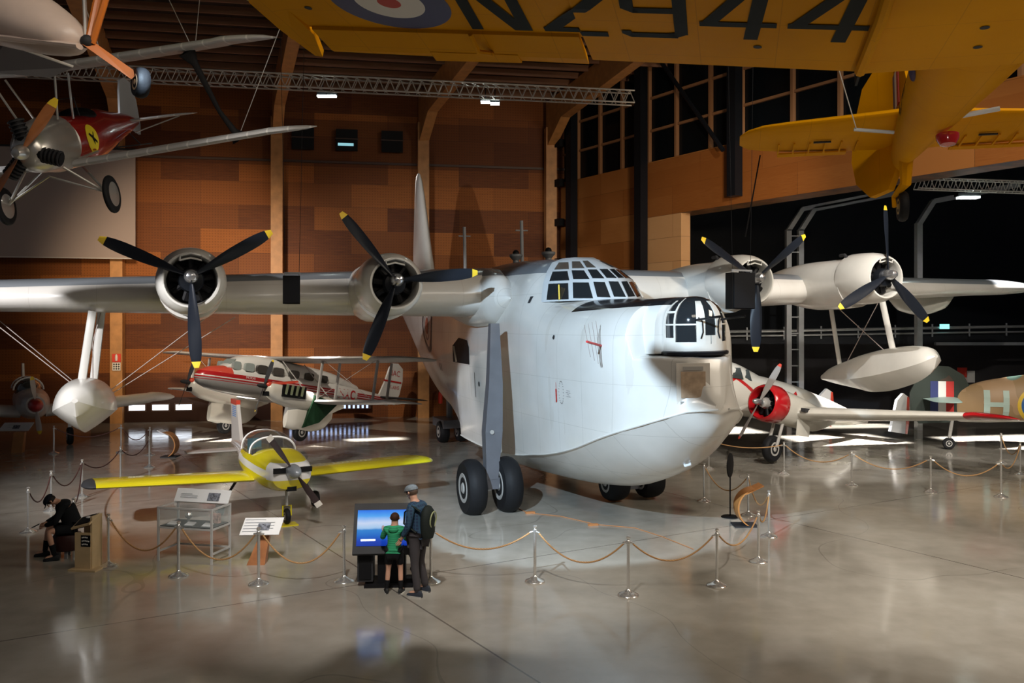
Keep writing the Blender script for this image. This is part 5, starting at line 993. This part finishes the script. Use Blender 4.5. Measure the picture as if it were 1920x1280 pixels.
MB().loft([[(-.22, -.12, 0), (.10, -.12, 0), (.10, .12, 0), (-.22, .12, 0)], [(.0, .05, .56), (.16, .05, .56), (.16, .2, .56), (.0, .2, .56)]]).build('post', brownw, t, smooth=0)
MB().prism([(-.33, -.20), (.37, -.20), (.37, .20), (-.33, .20)], (0, .05, .66), (1, 0, 0), (.12, .72, .62), .02).build('panel', panelw, t, smooth=0)
printed(t, (0, .038, .674), (1, 0, 0), (.12, .72, .62), .6, .34, 5)
for (px, py), sc, lab, flip in (((318, 856), 1.0, 'distant curved plywood stand with a tilted panel, left of the yellow tail', 1), ((1398, 985), 1.0, 'curved orange plywood stand inside the rope corner', -1)):
    p = at(px, py); t = thing('curved_stand', p, 0, lab, 'information board', 'curved plywood stands')
    arc = []; base = (flip*-.22, .0)
    for i in range(15):
        a = R(-60+i*10.5); arc.append((-.16+.42*math.cos(a) if flip > 0 else .2-.42*math.cos(a), .40+.42*math.sin(a)))
    outer = [(x, z) for x, z in arc]; inner = [((x-.035*flip), z) for x, z in reversed(arc)]
    for x in [0]:
        mb = MB(); ring = []
        for (x0, z0), (x1, z1) in zip(outer, inner[::-1]): ring.append([(x0, -.2, z0), (x0, .2, z0), (x1, .2, z1), (x1, -.2, z1)])
        mb.loft(ring).build('curved_plywood', mat('stand_orange_wood', (.50, .21, .06), .4, var=.15), t, smooth=50)
    MB().box((flip*.02, 0, .015), (.5, .45, .03)).build('foot_plate', dark, t, smooth=0)
    MB().box((-.15*flip, 0, .80), (.42, .42, .02), ry=R(25*flip)).build('panel', panelw if flip > 0 else mat('stand_orange_wood', (.5, .21, .06)), t, smooth=0)
p = at(30, 848); t = thing('information_stand', p, R(5), 'distant white information board on orange wood at the left edge', 'information board')
MB().loft([[(-.12, -.1, 0), (.24, -.1, 0), (.24, .1, 0), (-.12, .1, 0)], [(-.05, -.05, .7), (.3, -.05, .7), (.3, .1, .7), (-.05, .1, .7)]]).build('post', mat('stand_orange_wood', (.5, .21, .06)), t, smooth=0)
MB().prism([(-.48, -.18), (.5, -.18), (.56, .2), (-.4, .2)], (0, -.08, .88), (1, 0, 0), (.05, .7, .65), .02).build('panel', panelw, t, smooth=0); printed(t, (0, -.09, .895), (1, 0, 0), (.05, .7, .65), .5, .2, 2)
# plywood lectern with black notice
p = at(166, 1066); t = thing('plywood_lectern', p, R(-8), 'pale plywood donation lectern with a small black notice', 'lectern')
MB().box((0, 0, .015), (.52, .42, .03)).build('base_plate', plyw, t, smooth=0)
MB().box((-.04, -.09, .34), (.3, .04, .64)).build('front_panel', plyw, t, smooth=0); MB().box((.11, .06, .48), (.035, .30, .94)).build('side_panel', plyw, t, smooth=0); MB().box((-.02, .1, .45), (.24, .04, .8)).build('back_panel', plyw, t, smooth=0)
MB().prism([(-.2, -.2), (.15, -.2), (.15, .16), (-.2, .16)], (-.02, .0, .86), (1, 0, .28), (0, .85, .35), .03).build('sloping_top', plyw, t, smooth=0); MB().prism([(-.16, -.16), (.11, -.16), (.11, .12), (-.16, .12)], (-.02, .0, .885), (1, 0, .28), (0, .85, .35), .02).build('black_tray', black, t, smooth=0)
MB().ball((.0, .02, .91), .06, 12, sc=(1, .8, .35)).build('white_dish', panelw, t)
nb = MB().box((.02, -.113, .52), (.18, .008, .2)).build('notice', black, t, smooth=0)
mb = MB()
for r_ in range(3):
    for k in range(5 if r_ == 1 else 4): mb.box((-.04+.03*k, -.119, .58-.06*r_+.006*math.sin(k)), (.022, .004, .022))
mb.build('notice_lettering', wht, nb, smooth=0)
# glass display case
p = at(297, 1051); t = thing('display_case', p, R(-14), 'grey-framed glass display case with three white cards beneath the yellow wing', 'display case')
fr_ = mat('case_frame', (.55, .54, .52), .4, metal=.3)
for x in (0, 1.1):
    for y in (0, .6): MB().box((x, y, .5), (.035, .035, 1.0)).build('leg', fr_, t, smooth=0)
for z in (.18, .62, .98):
    for y in ((0, .6) if z != .18 else (.6,)): MB().box((.55, y, z), (1.1, .03, .03)).build('rail', fr_, t, smooth=0)
    for x in (0, 1.1): MB().box((x, .3, z), (.03, .6, .03)).build('rail', fr_, t, smooth=0)
MB().box((.55, .3, .64), (1.06, .56, .02)).build('black_shelf', black, t, smooth=0)
cgm = mat('case_glass', (.75, .85, .85), .03, alpha=.14, coat=1)
for c_, d_ in (((.55, 0, .81), (1.06, .008, .32)), ((.55, .6, .81), (1.06, .008, .32)), ((0, .3, .81), (.008, .56, .32)), ((1.1, .3, .81), (.008, .56, .32)), ((.55, .3, .985), (1.08, .58, .01))): MB().box(c_, d_).build('glass_panel', cgm, t, smooth=0)
bp_ = MB().prism([(-.02, 0), (1.12, 0), (1.12, .26), (-.02, .26)], (0, .5, 1.0), (1, 0, 0), (0, .5, .86), .02).build('back_panel', panelw, t, smooth=0)
MB().prism([(.68, .05), (.92, .05), (.92, .2), (.68, .2)], (0, .48, 1.0), (1, 0, 0), (0, .5, .86), .02).build('panel_photo', mat('print_picture', (.16,.17,.2)), bp_, smooth=0); printed(bp_, (.3, .54, 1.12), (1, 0, 0), (0, .5, .86), .4, .1, 3, False)
for k in range(3):
    c_ = MB().box((.18+.36*k, .18, .665), (.17, .14, .02), rx=R(15)).build('card', panelw, loc=p, rot=(0, 0, R(-14)), smooth=0); tag(c_, ['white card in the display case, left of three', 'white card in the display case, middle of three', 'white card in the display case, right of three'][k], 'card', 'cards in the glass case')
m_ = MB().lathe([(.03, 0), (.03, .06), (.06, .08), (.07, .13), (.05, .17)], n=12).build('silver_cup', chrome, loc=p+Matrix.Rotation(R(-14), 3, 'Z')@Vector((.35, .42, .651))); tag(m_, 'small silver cup standing inside the glass case', 'cup')
pk = MB().box((0, 0, .09), (.16, .1, .17)).build('framed_portrait', mat('portrait', (.45, .25, .2), .5, var=.6, vs=20), loc=p+Matrix.Rotation(R(-14), 3, 'Z')@Vector((.92, .42, .651)), rot=(0, 0, R(-14)), smooth=0); tag(pk, 'small framed picture at the right end inside the case', 'picture')
# round black sign on a post
p = at(1369, 969); t = thing('round_sign', p, R(62), 'black oval-looking round sign on a thin post with a black disc base', 'sign')
MB().lathe([(.20, 0), (.20, .015), (.17, .03), (.02, .04)]).build('base', black, t); MB().tube([(0, 0, .03), (0, 0, 1.0)], .016).build('post', black, t); MB().lathe([(.01, -.02), (.27, -.012), (.28, 0), (.27, .012), (.01, .02)], ax='Y', n=32).build('sign_disc', black, t, loc=(0, 0, 1.17))
# touch-screen kiosk
p = at(724, 1092); t = thing('screen_kiosk', p, R(4), 'black kiosk with a large tilted blue screen in front of the two visitors', 'kiosk')
MB().box((.06, .0, .02), (.8, .62, .04)).build('base_plate', black, t, smooth=0); MB().box((.10, .0, .38), (.46, .36, .72)).build('pedestal', black, t, smooth=0)
MB().box((-.33, -.02, .33), (.26, .36, .50)).build('speaker_box', dark, t, smooth=0); MB().box((-.33, -.205, .33), (.2, .02, .42)).build('speaker_grille', black, t, smooth=0)
UP = Vector((0, .50, .866)); C0 = Vector((0, -.26, .62)); HS = .78
hz_ = MB().prism([(-.53, -.08), (.53, -.08), (.53, HS), (-.53, HS)], C0, (1, 0, 0), UP, .09).build('monitor_housing', dark, t, smooth=0)
n = NT('screen_picture', .6); n.b.inputs['Specular IOR Level'].default_value = .05; n.b.inputs['Base Color'].default_value = (.01, .01, .02, 1)
rmp = n.t.nodes.new('ShaderNodeValToRGB'); e = rmp.color_ramp; e.elements[0].position = 0; e.elements[0].color = (.004, .03, .30, 1); e.elements[1].position = 1; e.elements[1].color = (.02, .16, .75, 1)
for pos, c_ in ((.18, (.008, .05, .42)), (.30, (.01, .12, .52)), (.48, (.03, .22, .60)), (.53, (.35, .55, .80)), (.66, (.55, .65, .85)), (.84, (.08, .36, .85))): q_ = e.elements.new(pos); q_.color = (*c_, 1)
zf = n.math('DIVIDE', n.math('SUBTRACT', n.z, .66), .56); n.put(rmp.inputs[0], n.math('ADD', zf, n.math('MULTIPLY_ADD', n.noise(4, 4), .1, -.05)))
n.put(n.b.inputs['Emission Color'], rmp.outputs[0]); n.b.inputs['Emission Strength'].default_value = 1.0
MB().prism([(-.47, .05), (.47, .05), (.47, .66), (-.47, .66)], C0-UP.cross(Vector((-1, 0, 0))).normalized()*-.0+Vector((0, -.866, .5))*.05, (1, 0, 0), UP, .012).build('screen', n.m, hz_, smooth=0)
MB().prism([(-.40, .13), (-.16, .13), (-.16, .16), (-.40, .16)], C0+Vector((0, -.866, .5))*.06, (1, 0, 0), UP, .006).build('screen_caption', mat('screen_white', (.9, .95, 1), emit=1.0), hz_, smooth=0)
MB().box((.46, -.05, .06), (.22, .25, .1)).build('cable_box', black, t, smooth=0); MB().tube([(.38, -.1, .5), (.45, -.12, .38), (.41, -.1, .25), (.47, -.1, .12)], .01).build('cable', dark, t)
# loudspeakers hung over the wings
spk = mat('speaker_black', (.003, .003, .0035), .6)
for px, py, D, rz, lab, sc in ((547, 543, 17.6, 3, 'black loudspeaker hung before the left wing between the propellers', 1), (1393, 545, 20.5, 26, 'black loudspeaker hung before the inboard right engine', 1.5)):
    q_ = atD(px, py, D); t = thing('hanging_loudspeaker', q_, R(rz), lab, 'loudspeaker', 'hanging loudspeakers')
    h = .56*sc; w_ = .34*sc if sc == 1 else .44*sc
    MB().prism([(-w_/2, -.03), (-w_*.36, .22*sc), (w_*.36, .22*sc), (w_/2, -.03)], (0, 0, 0), (1, 0, 0), (0, 1, 0), h).build('cabinet', spk, t, smooth=0); MB().box((0, -.05, 0), (w_*.92, .03, h*.94)).build('grille', mat('grille', (.005, .005, .006), .8), t, smooth=0)
    MB().box((0, .05, h/2+.05), (w_*.9, .05, .04)).build('bracket', steel, t, smooth=0)
    for s_ in (-1, 1): MB().tube([(s_*w_*.4, .05, h/2+.05), (s_*w_*.4+s_*.2, .1, 15.2-q_.z)], .005, 5).build('suspension_wire', black, t); MB().tube([(s_*w_*.42, .05, h/2-.03), (s_*w_*.42, .05, h/2+.06)], .015).build('link', steel, t)
# cable on the floor
pts = [at(*q) for q in ((968, 952), (990, 962), (1050, 968), (1120, 984), (1190, 990), (1240, 1006), (1300, 1030))]
c_ = MB().tube([q+Vector((0, 0, .01)) for q in pts], .008, 6).build('floor_cable', mat('cable_orange', (.45, .18, .06))); tag(c_, 'thin orange cable trailing over the floor below the bow', 'cable')
for i, q in enumerate(((994, 962), (1112, 985))): o = MB().box((0, 0, .02), (.22, .08, .04), rz=.3).build('cable_connector', mat('cable_orange', (.45,.18,.06)), loc=at(*q), smooth=0); tag(o, ['small orange connector nearer the beaching wheels', 'small orange connector on the cable under the bow'][i], 'connector', 'cable connectors')
# ------------------------------------------------------------------ people
import bmesh
def skin(name, pts, edges, m, parent, sub=2, root=None):
    bm = bmesh.new(); L = bm.verts.layers.skin.verify(); vs = {}
    for k, (p, r) in pts.items(): v = bm.verts.new(p); v[L].radius = (r, r) if not isinstance(r, tuple) else r; v[L].use_root = (k == (root or next(iter(pts)))); vs[k] = v
    for a, b in edges: bm.edges.new((vs[a], vs[b]))
    me = bpy.data.meshes.new(name); bm.to_mesh(me); bm.free(); o = bpy.data.objects.new('tmp', me); col.objects.link(o)
    s_ = o.modifiers.new('s', 'SKIN'); s_.use_smooth_shade = True; u = o.modifiers.new('u', 'SUBSURF'); u.levels = sub; u.render_levels = sub
    bpy.context.view_layer.update(); dg = bpy.context.evaluated_depsgraph_get(); r = bpy.data.meshes.new_from_object(o.evaluated_get(dg)); bpy.data.objects.remove(o)
    r.name = name; r.materials.clear(); r.materials.append(m); ob = bpy.data.objects.new(name, r); col.objects.link(ob); ob.parent = parent; return ob
skinm = mat('skin', (.50, .27, .18), .5)
def lerp(a, b, u): return tuple(a[i]+(b[i]-a[i])*u for i in range(3))
def figure(t, J, k, C):
    """J: joints; k: size; C: clothing. One continuous body with fingers; clothes, hair and shoes are its children."""
    r = lambda x: x*k
    pts = {'pel': (J['pel'], r(.125)), 'waist': (J['waist'], r(.10)), 'chest': (J['chest'], r(.115)), 'neck0': (lerp(J['chest'], J['neck'], .75), r(.065)), 'neck': (J['neck'], r(.056)), 'head0': (lerp(J['neck'], J['head'], .5), r(.07)), 'head': (J['head'], r(.088)), 'crown': (J['crown'], r(.07))}
    ed = [('pel', 'waist'), ('waist', 'chest'), ('chest', 'neck0'), ('neck0', 'neck'), ('neck', 'head0'), ('head0', 'head'), ('head', 'crown')]
    for s_ in ('L', 'R'):
        sh, el, wr, ha = J['sh'+s_], J['el'+s_], J['wr'+s_], J['ha'+s_]; hp, kn, an, toe = J['hip'+s_], J['kn'+s_], J['an'+s_], J['toe'+s_]
        pts.update({'sh'+s_: (sh, r(.058)), 'ua'+s_: (lerp(sh, el, .45), r(.048)), 'el'+s_: (el, r(.039)), 'fa'+s_: (lerp(el, wr, .35), r(.038)), 'wr'+s_: (wr, r(.026)), 'pa'+s_: (lerp(wr, ha, .55), (r(.034), r(.02))),
                    'hip'+s_: (hp, r(.095)), 'th'+s_: (lerp(hp, kn, .5), r(.075)), 'kn'+s_: (kn, r(.053)), 'ca'+s_: (lerp(kn, an, .35), r(.054)), 'an'+s_: (an, r(.036)), 'toe'+s_: (toe, r(.032))})
        ed += [('neck0', 'sh'+s_), ('sh'+s_, 'ua'+s_), ('ua'+s_, 'el'+s_), ('el'+s_, 'fa'+s_), ('fa'+s_, 'wr'+s_), ('wr'+s_, 'pa'+s_), ('pel', 'hip'+s_), ('hip'+s_, 'th'+s_), ('th'+s_, 'kn'+s_), ('kn'+s_, 'ca'+s_), ('ca'+s_, 'an'+s_), ('an'+s_, 'toe'+s_)]
    bd = skin('body', pts, ed, skinm, t, root='pel')
    bms = bmesh.new(); bms.from_mesh(bd.data)
    # fingers and thumb on each palm, merged into the same body mesh
    extra = MB()
    for s_ in ('L', 'R'):
        w0, h0 = Vector(J['wr'+s_]), Vector(J['ha'+s_]); d = (h0-w0).normalized(); sd = d.cross(Vector(J.get('palm'+s_, (0, -1, .2)))).normalized(); pn = sd.cross(d); pc = w0.lerp(h0, .6)
        for f_, (o_, ln) in enumerate(((-1.5, .066), (-.5, .075), (.5, .07), (1.5, .054))):
            b0 = pc+sd*o_*.019*k; extra.tube([b0, b0+d*ln*.45*k, b0+(d*.8-pn*.25)*ln*.95*k, b0+(d*.95-pn*.6)*ln*1.2*k], [.0088*k, .0085*k, .008*k, .005*k], 8)
        tb_ = w0.lerp(h0, .3)-sd*.03*k; extra.tube([w0.lerp(h0, .3), tb_+d*.01*k, tb_+(d*.035-sd*.012)*k, tb_+(d*.055-sd*.006)*k], [.014*k, .012*k, .010*k, .006*k], 8)
    # face: nose, ears, chin
    hd = Vector(J['head']); fw = Vector(J['face']).normalized(); upv = (Vector(J['crown'])-Vector(J['neck'])).normalized(); rt = fw.cross(upv).normalized(); fw = upv.cross(rt).normalized()
    nb_ = hd+fw*.088*k-upv*.012*k; extra.loft([[nb_+rt*a*.012*k+upv*b*.022*k for a, b in ((-1, -1), (1, -1), (.5, 1), (-.5, 1))], [nb_+fw*.026*k-upv*.012*k+rt*a*.007*k+upv*b*.006*k for a, b in ((-1, -1), (1, -1), (1, 1), (-1, 1))]])
    for e_ in (-1, 1): extra.tube([hd+rt*e_*.082*k+upv*.022*k, hd+rt*e_*.096*k-fw*.012*k, hd+rt*e_*.084*k-upv*.03*k], [.010*k, .016*k, .009*k], 8)
    extra.tube([hd+fw*.045*k-upv*.085*k, hd+fw*.07*k-upv*.075*k], [.03*k, .022*k], 10)
    me2 = bpy.data.meshes.new('x'); me2.from_pydata(extra.v, [], extra.f); bms.from_mesh(me2); bms.to_mesh(bd.data); bms.free(); bpy.data.meshes.remove(me2)
    bd.data.polygons.foreach_set('use_smooth', [True]*len(bd.data.polygons))
    for e_ in (-1, 1): MB().ball(hd+rt*e_*.032*k+fw*.086*k+upv*.012*k, .011*k, 8).build('eye', mat('eye_dark', (.02, .015, .01), .2), bd)
    MB().tube([hd-rt*.022*k+fw*.088*k-upv*.055*k, hd+fw*.094*k-upv*.056*k, hd+rt*.022*k+fw*.088*k-upv*.055*k], .005*k, 6).build('mouth', mat('lips', (.35, .12, .10), .5), bd)
    # clothes
    g = .014*k
    top = {'hemt': (lerp(J['pel'], J['waist'], -.35), r(.166)), 'pel': (lerp(J['pel'], J['waist'], .3), r(.150)), 'waist': (J['waist'], r(.148)), 'chest': (J['chest'], r(.162)), 'neck0': (lerp(J['chest'], J['neck'], .7), r(.115)), 'col': (lerp(J['chest'], J['neck'], 1.0), r(.078))}
    te = [('hemt', 'pel'), ('pel', 'waist'), ('waist', 'chest'), ('chest', 'neck0'), ('neck0', 'col')]
    for kk in list(top): top[kk] = (top[kk][0], top[kk][1]*C.get('bulk', 1))
    for s_ in ('L', 'R'):
        sh, el, wr = J['sh'+s_], J['el'+s_], J['wr'+s_]
        top.update({'sh'+s_: (sh, r(.076)), 'ua'+s_: (lerp(sh, el, .5), r(.066)), 'el'+s_: (el, r(.058)), 'cu'+s_: (lerp(el, wr, .9), r(.042))}); te += [('neck0', 'sh'+s_), ('sh'+s_, 'ua'+s_), ('ua'+s_, 'el'+s_), ('el'+s_, 'cu'+s_)]
    skin(C['top'][0], top, te, C['top'][1], t, root='waist')
    low = {'pel': (J['pel'], r(.142))}; le = []
    for s_ in ('L', 'R'):
        hp, kn, an = J['hip'+s_], J['kn'+s_], J['an'+s_]; low['hip'+s_] = (hp, r(.108)); le.append(('pel', 'hip'+s_))
        if C['short']: low['th'+s_] = (lerp(hp, kn, .5), r(.096)); low['hem'+s_] = (lerp(hp, kn, C['short']), r(.09)); le += [('hip'+s_, 'th'+s_), ('th'+s_, 'hem'+s_)]
        else: low['th'+s_] = (lerp(hp, kn, .5), r(.09)); low['kn'+s_] = (kn, r(.07)); low['ca'+s_] = (lerp(kn, an, .5), r(.066)); low['hem'+s_] = (lerp(kn, an, 1.03), r(.06)); le += [('hip'+s_, 'th'+s_), ('th'+s_, 'kn'+s_), ('kn'+s_, 'ca'+s_), ('ca'+s_, 'hem'+s_)]
    skin(C['low'][0], low, le, C['low'][1], t, root='pel')
    for s_ in ('L', 'R'):
        a, b = Vector(J['an'+s_]), Vector(J['toe'+s_]); d = (b-a); d.z = 0; d.normalize(); s2 = Vector((-d.y, d.x, 0)); z0 = J['floor']
        rg = [[Vector((a.x, a.y, 0))+d*u*k+s2*v*w_*k+Vector((0, 0, z0+h*k)) for v, h in ((-1, .0), (1, .0), (1, hh*.6), (.6, hh), (-.6, hh), (-1, hh*.6))] for u, w_, hh in ((-.085, .028, .07), (-.06, .038, .10), (0, .04, .11), (.07, .043, .08), (.14, .047, .06), (.185, .03, .04))]
        sh_ = MB().loft(rg).build('shoe', C['shoe'], t, smooth=50)
        MB().loft([[p+Vector((0, 0, 0)) for p in (q[0], q[1], q[1]+Vector((0, 0, .02*k)), q[0]+Vector((0, 0, .02*k)))] for q in [[p+(p-(q_[0]+q_[1])/2)*.08 for p in q_] for q_ in rg]]).build('sole', C.get('sole', C['shoe']), sh_, smooth=0)
        if C.get('sock'): MB().tube([lerp(J['kn'+s_], J['an'+s_], .55), J['an'+s_], lerp(J['an'+s_], J['toe'+s_], .15)], [.054*k, .043*k, .043*k], 12).build('sock', C['sock'], t)
    # hair
    q = MB(); hr = []
    for i in range(9):
        a = math.pi*i/16*1.35; hr.append([hd+upv*(.012+.098*math.cos(a))*k+(rt*math.cos(b)*.094+fw*math.sin(b)*(.098 if math.sin(b) < 0 else .09))*math.sin(a)*k-fw*.010*k+(upv*.03*k if math.sin(b) > .2 and i > 5 else Vector()) for b in [2*math.pi*j/18 for j in range(18)]])
    q.loft(hr).build('hair', C['hair'], t, smooth=60)
    return hd, fw, upv, rt
def cap(t, F_, k, m, brim=.07, nm='cap'):
    hd, fw, upv, rt = F_; q = MB(); rg = []
    for i in range(7):
        a = math.pi/2*i/6; rg.append([hd+upv*(.035+.085*math.cos(a))*k+(rt*math.cos(b)*.108+fw*math.sin(b)*.115)*math.sin(a+.05)*k for b in [2*math.pi*j/20 for j in range(20)]])
    q.loft(rg); c_ = q.build(nm, m, t, smooth=60)
    pk = []
    for u in (0, .5, 1): pk.append([hd+upv*(.035-.018*u+h)*k+fw*(.09*math.cos(b)+brim*u)*k+rt*math.sin(b)*.09*(1-.25*u)*k for h in (0, .008) for b in [R(-60+20*j) for j in range(7)]])
    q = MB()
    for h in (0, 1): pass
    q.loft([[*r_[:7], *reversed(r_[7:])] for r_ in pk]); q.build('peak', m, c_, smooth=60)
# adult in flat cap and checked shirt, looking down to the left
n = NT('navy_check', .8); gx = n.lines(n.x, .05, .012); gz = n.lines(n.z, .05, .012); gy = n.lines(n.y, .05, .012); n.color(n.mix(n.math('MULTIPLY', n.math('MAXIMUM', gx, n.math('MAXIMUM', gz, gy)), .7), (.006, .02, .055), (.02, .07, .12)))
p = at(782, 1113); A1 = thing('person', p, R(-116), 'adult in a grey flat cap and dark blue checked shirt standing at the kiosk', 'person')
J = dict(pel=(0, .02, .93), waist=(0, .03, 1.08), chest=(0, .0, 1.30), neck=(0, -.05, 1.50), head=(0, -.10, 1.63), crown=(0, -.10, 1.71), face=(-.1, -1, -.55),
         shL=(-.19, .0, 1.41), shR=(.19, .0, 1.41), elL=(-.24, -.02, 1.13), elR=(.23, -.02, 1.13), wrL=(-.20, -.16, .90), wrR=(.20, -.16, .92), haL=(-.18, -.22, .82), haR=(.18, -.22, .84),
         hipL=(-.10, .02, .90), hipR=(.10, .02, .90), knL=(-.13, -.02, .50), knR=(.12, .03, .50), anL=(-.17, .06, .09), anR=(.15, .10, .09), toeL=(-.20, -.10, .04), toeR=(.15, -.06, .04), floor=0, palmL=(1, 0, 0), palmR=(-1, 0, 0))
trm = mat('trousers_grey', (.045, .04, .042), .8)
FQ = figure(A1, J, 1.0, dict(top=('shirt', n.m), low=('trousers', trm), short=0, shoe=mat('shoe_slate', (.03, .035, .045), .6), sole=mat('sole_pale', (.4, .38, .34)), sock=trm, hair=mat('hair_brown', (.05, .025, .012), .6)))
cap(A1, FQ, 1.02, mat('cap_grey', (.10, .103, .10), .9, var=.25, vs=30), .06, 'flat_cap')
bk_ = thing('backpack', A1.matrix_basis@Vector((.03, .22, 1.18)), R(-116), 'dark green backpack with a pale ring on the adult back', 'backpack')
MB().lathe([(.02, -.27), (.12, -.25), (.16, -.15), (.165, .05), (.14, .18), (.08, .25), (.02, .27)], n=20, sx=1).build('bag', mat('bag_dark', (.012, .016, .014), .7), bk_)
bpy.data.objects[bk_.children[0].name].scale = (.95, .62, 1)
MB().tube([(.09*math.cos(a), .10+.015*math.sin(a), .05+.13*math.sin(a)) for a in [2*math.pi*j/16 for j in range(17)]], .011, 6).build('olive_trim', mat('trim_olive', (.30, .32, .16), .7), bk_)
for s_ in (-1, 1): MB().tube([(s_*.10, -.08, .18), (s_*.15, -.2, .27), (s_*.16, -.33, .16), (s_*.17, -.34, -.02), (s_*.15, -.12, -.15)], .014, 6, flat=2).build('shoulder_strap', mat('bag_dark', (.012, .016, .014)), bk_)
# child in green hoodie
n = NT('green_hoodie', .85); sw = n.lines(n.z, .035, .016); n.color(n.mix(sw, (.012, .20, .085), (.02, .30, .13)))
p = at(742, 1110); p.x -= .02; A2 = thing('person', p, R(176), 'child in a green hooded top and black shorts facing the blue screen', 'person')
J = dict(pel=(0, .02, .67), waist=(0, .02, .78), chest=(0, .0, .94), neck=(0, -.02, 1.09), head=(0, -.035, 1.20), crown=(0, -.03, 1.27), face=(0, -1, -.25),
         shL=(-.135, .0, 1.02), shR=(.135, .0, 1.02), elL=(-.19, -.02, .86), elR=(.21, -.06, .86), wrL=(-.17, -.18, .84), wrR=(.24, -.26, .92), haL=(-.15, -.25, .86), haR=(.25, -.33, .95),
         hipL=(-.08, .02, .65), hipR=(.08, .02, .65), knL=(-.10, .0, .37), knR=(.10, .0, .37), anL=(-.11, .04, .07), anR=(.12, .04, .07), toeL=(-.13, -.09, .03), toeR=(.16, -.08, .03), floor=0)
FQ = figure(A2, J, .80, dict(top=('hooded_top', n.m), low=('shorts', black), short=.72, shoe=mat('trainer_black', (.02, .02, .02), .6), sole=mat('sole_white', (.6, .58, .52)), sock=black, hair=mat('hair_dark_brown', (.045, .018, .01), .7)))
MB().ball((0, .09, 1.03), .085, 14, sc=(1, .55, .6)).build('hood', n.m, A2)
# seated man
p = at(127, 1043); st2 = thing('stool', p, 0, 'dark brown round stool under the seated man', 'stool')
MB().lathe([(.23, .14), (.25, .16), (.25, .40), (.23, .43), (.02, .44)], n=28).build('seat', mat('stool_brown', (.035, .012, .010), .45), st2)
for a in range(4): MB().box((.15*math.cos(a*1.57+.3), .15*math.sin(a*1.57+.3), .075), (.05, .05, .15)).build('leg', mat('leg_grey', (.25, .24, .24), .4), st2, smooth=0)
A3 = thing('person', (p.x+.10, p.y, 0), R(-66), 'man in black cap, black top and shorts hunched forward on a stool', 'person')
J = dict(pel=(0, .02, .56), waist=(0, -.0, .72), chest=(0, -.12, .92), neck=(0, -.27, 1.05), head=(0, -.37, 1.07), crown=(0, -.42, 1.14), face=(0, -.6, -1),
         shL=(-.19, -.17, .97), shR=(.19, -.17, .97), elL=(-.28, -.28, .72), elR=(.28, -.28, .72), wrL=(-.10, -.48, .64), wrR=(.12, -.48, .64), haL=(-.04, -.55, .62), haR=(.05, -.55, .62),
         hipL=(-.10, -.04, .54), hipR=(.10, -.04, .54), knL=(-.22, -.42, .54), knR=(.20, -.40, .54), anL=(-.24, -.48, .10), anR=(.18, -.30, .10), toeL=(-.27, -.64, .04), toeR=(.18, -.46, .04), floor=0)
bk2 = mat('cloth_black', (.006, .007, .009), .85)
FQ = figure(A3, J, 1.0, dict(bulk=1.22, top=('jumper', bk2), low=('shorts', bk2), short=.8, shoe=mat('boot_black', (.01, .012, .014), .5), sock=bk2, hair=mat('hair_black', (.01, .008, .006), .6)))
cap(A3, FQ, 1.04, mat('cap_navy', (.006, .009, .016), .8), .08, 'baseball_cap')
ph = MB().box((0, 0, 0), (.07, .14, .01)).build('mobile_phone', black, loc=A3.matrix_basis@Vector((.0, -.62, .63)), rot=(R(25), 0, R(-66)), smooth=0); tag(ph, 'black phone held in the seated man hands', 'phone')
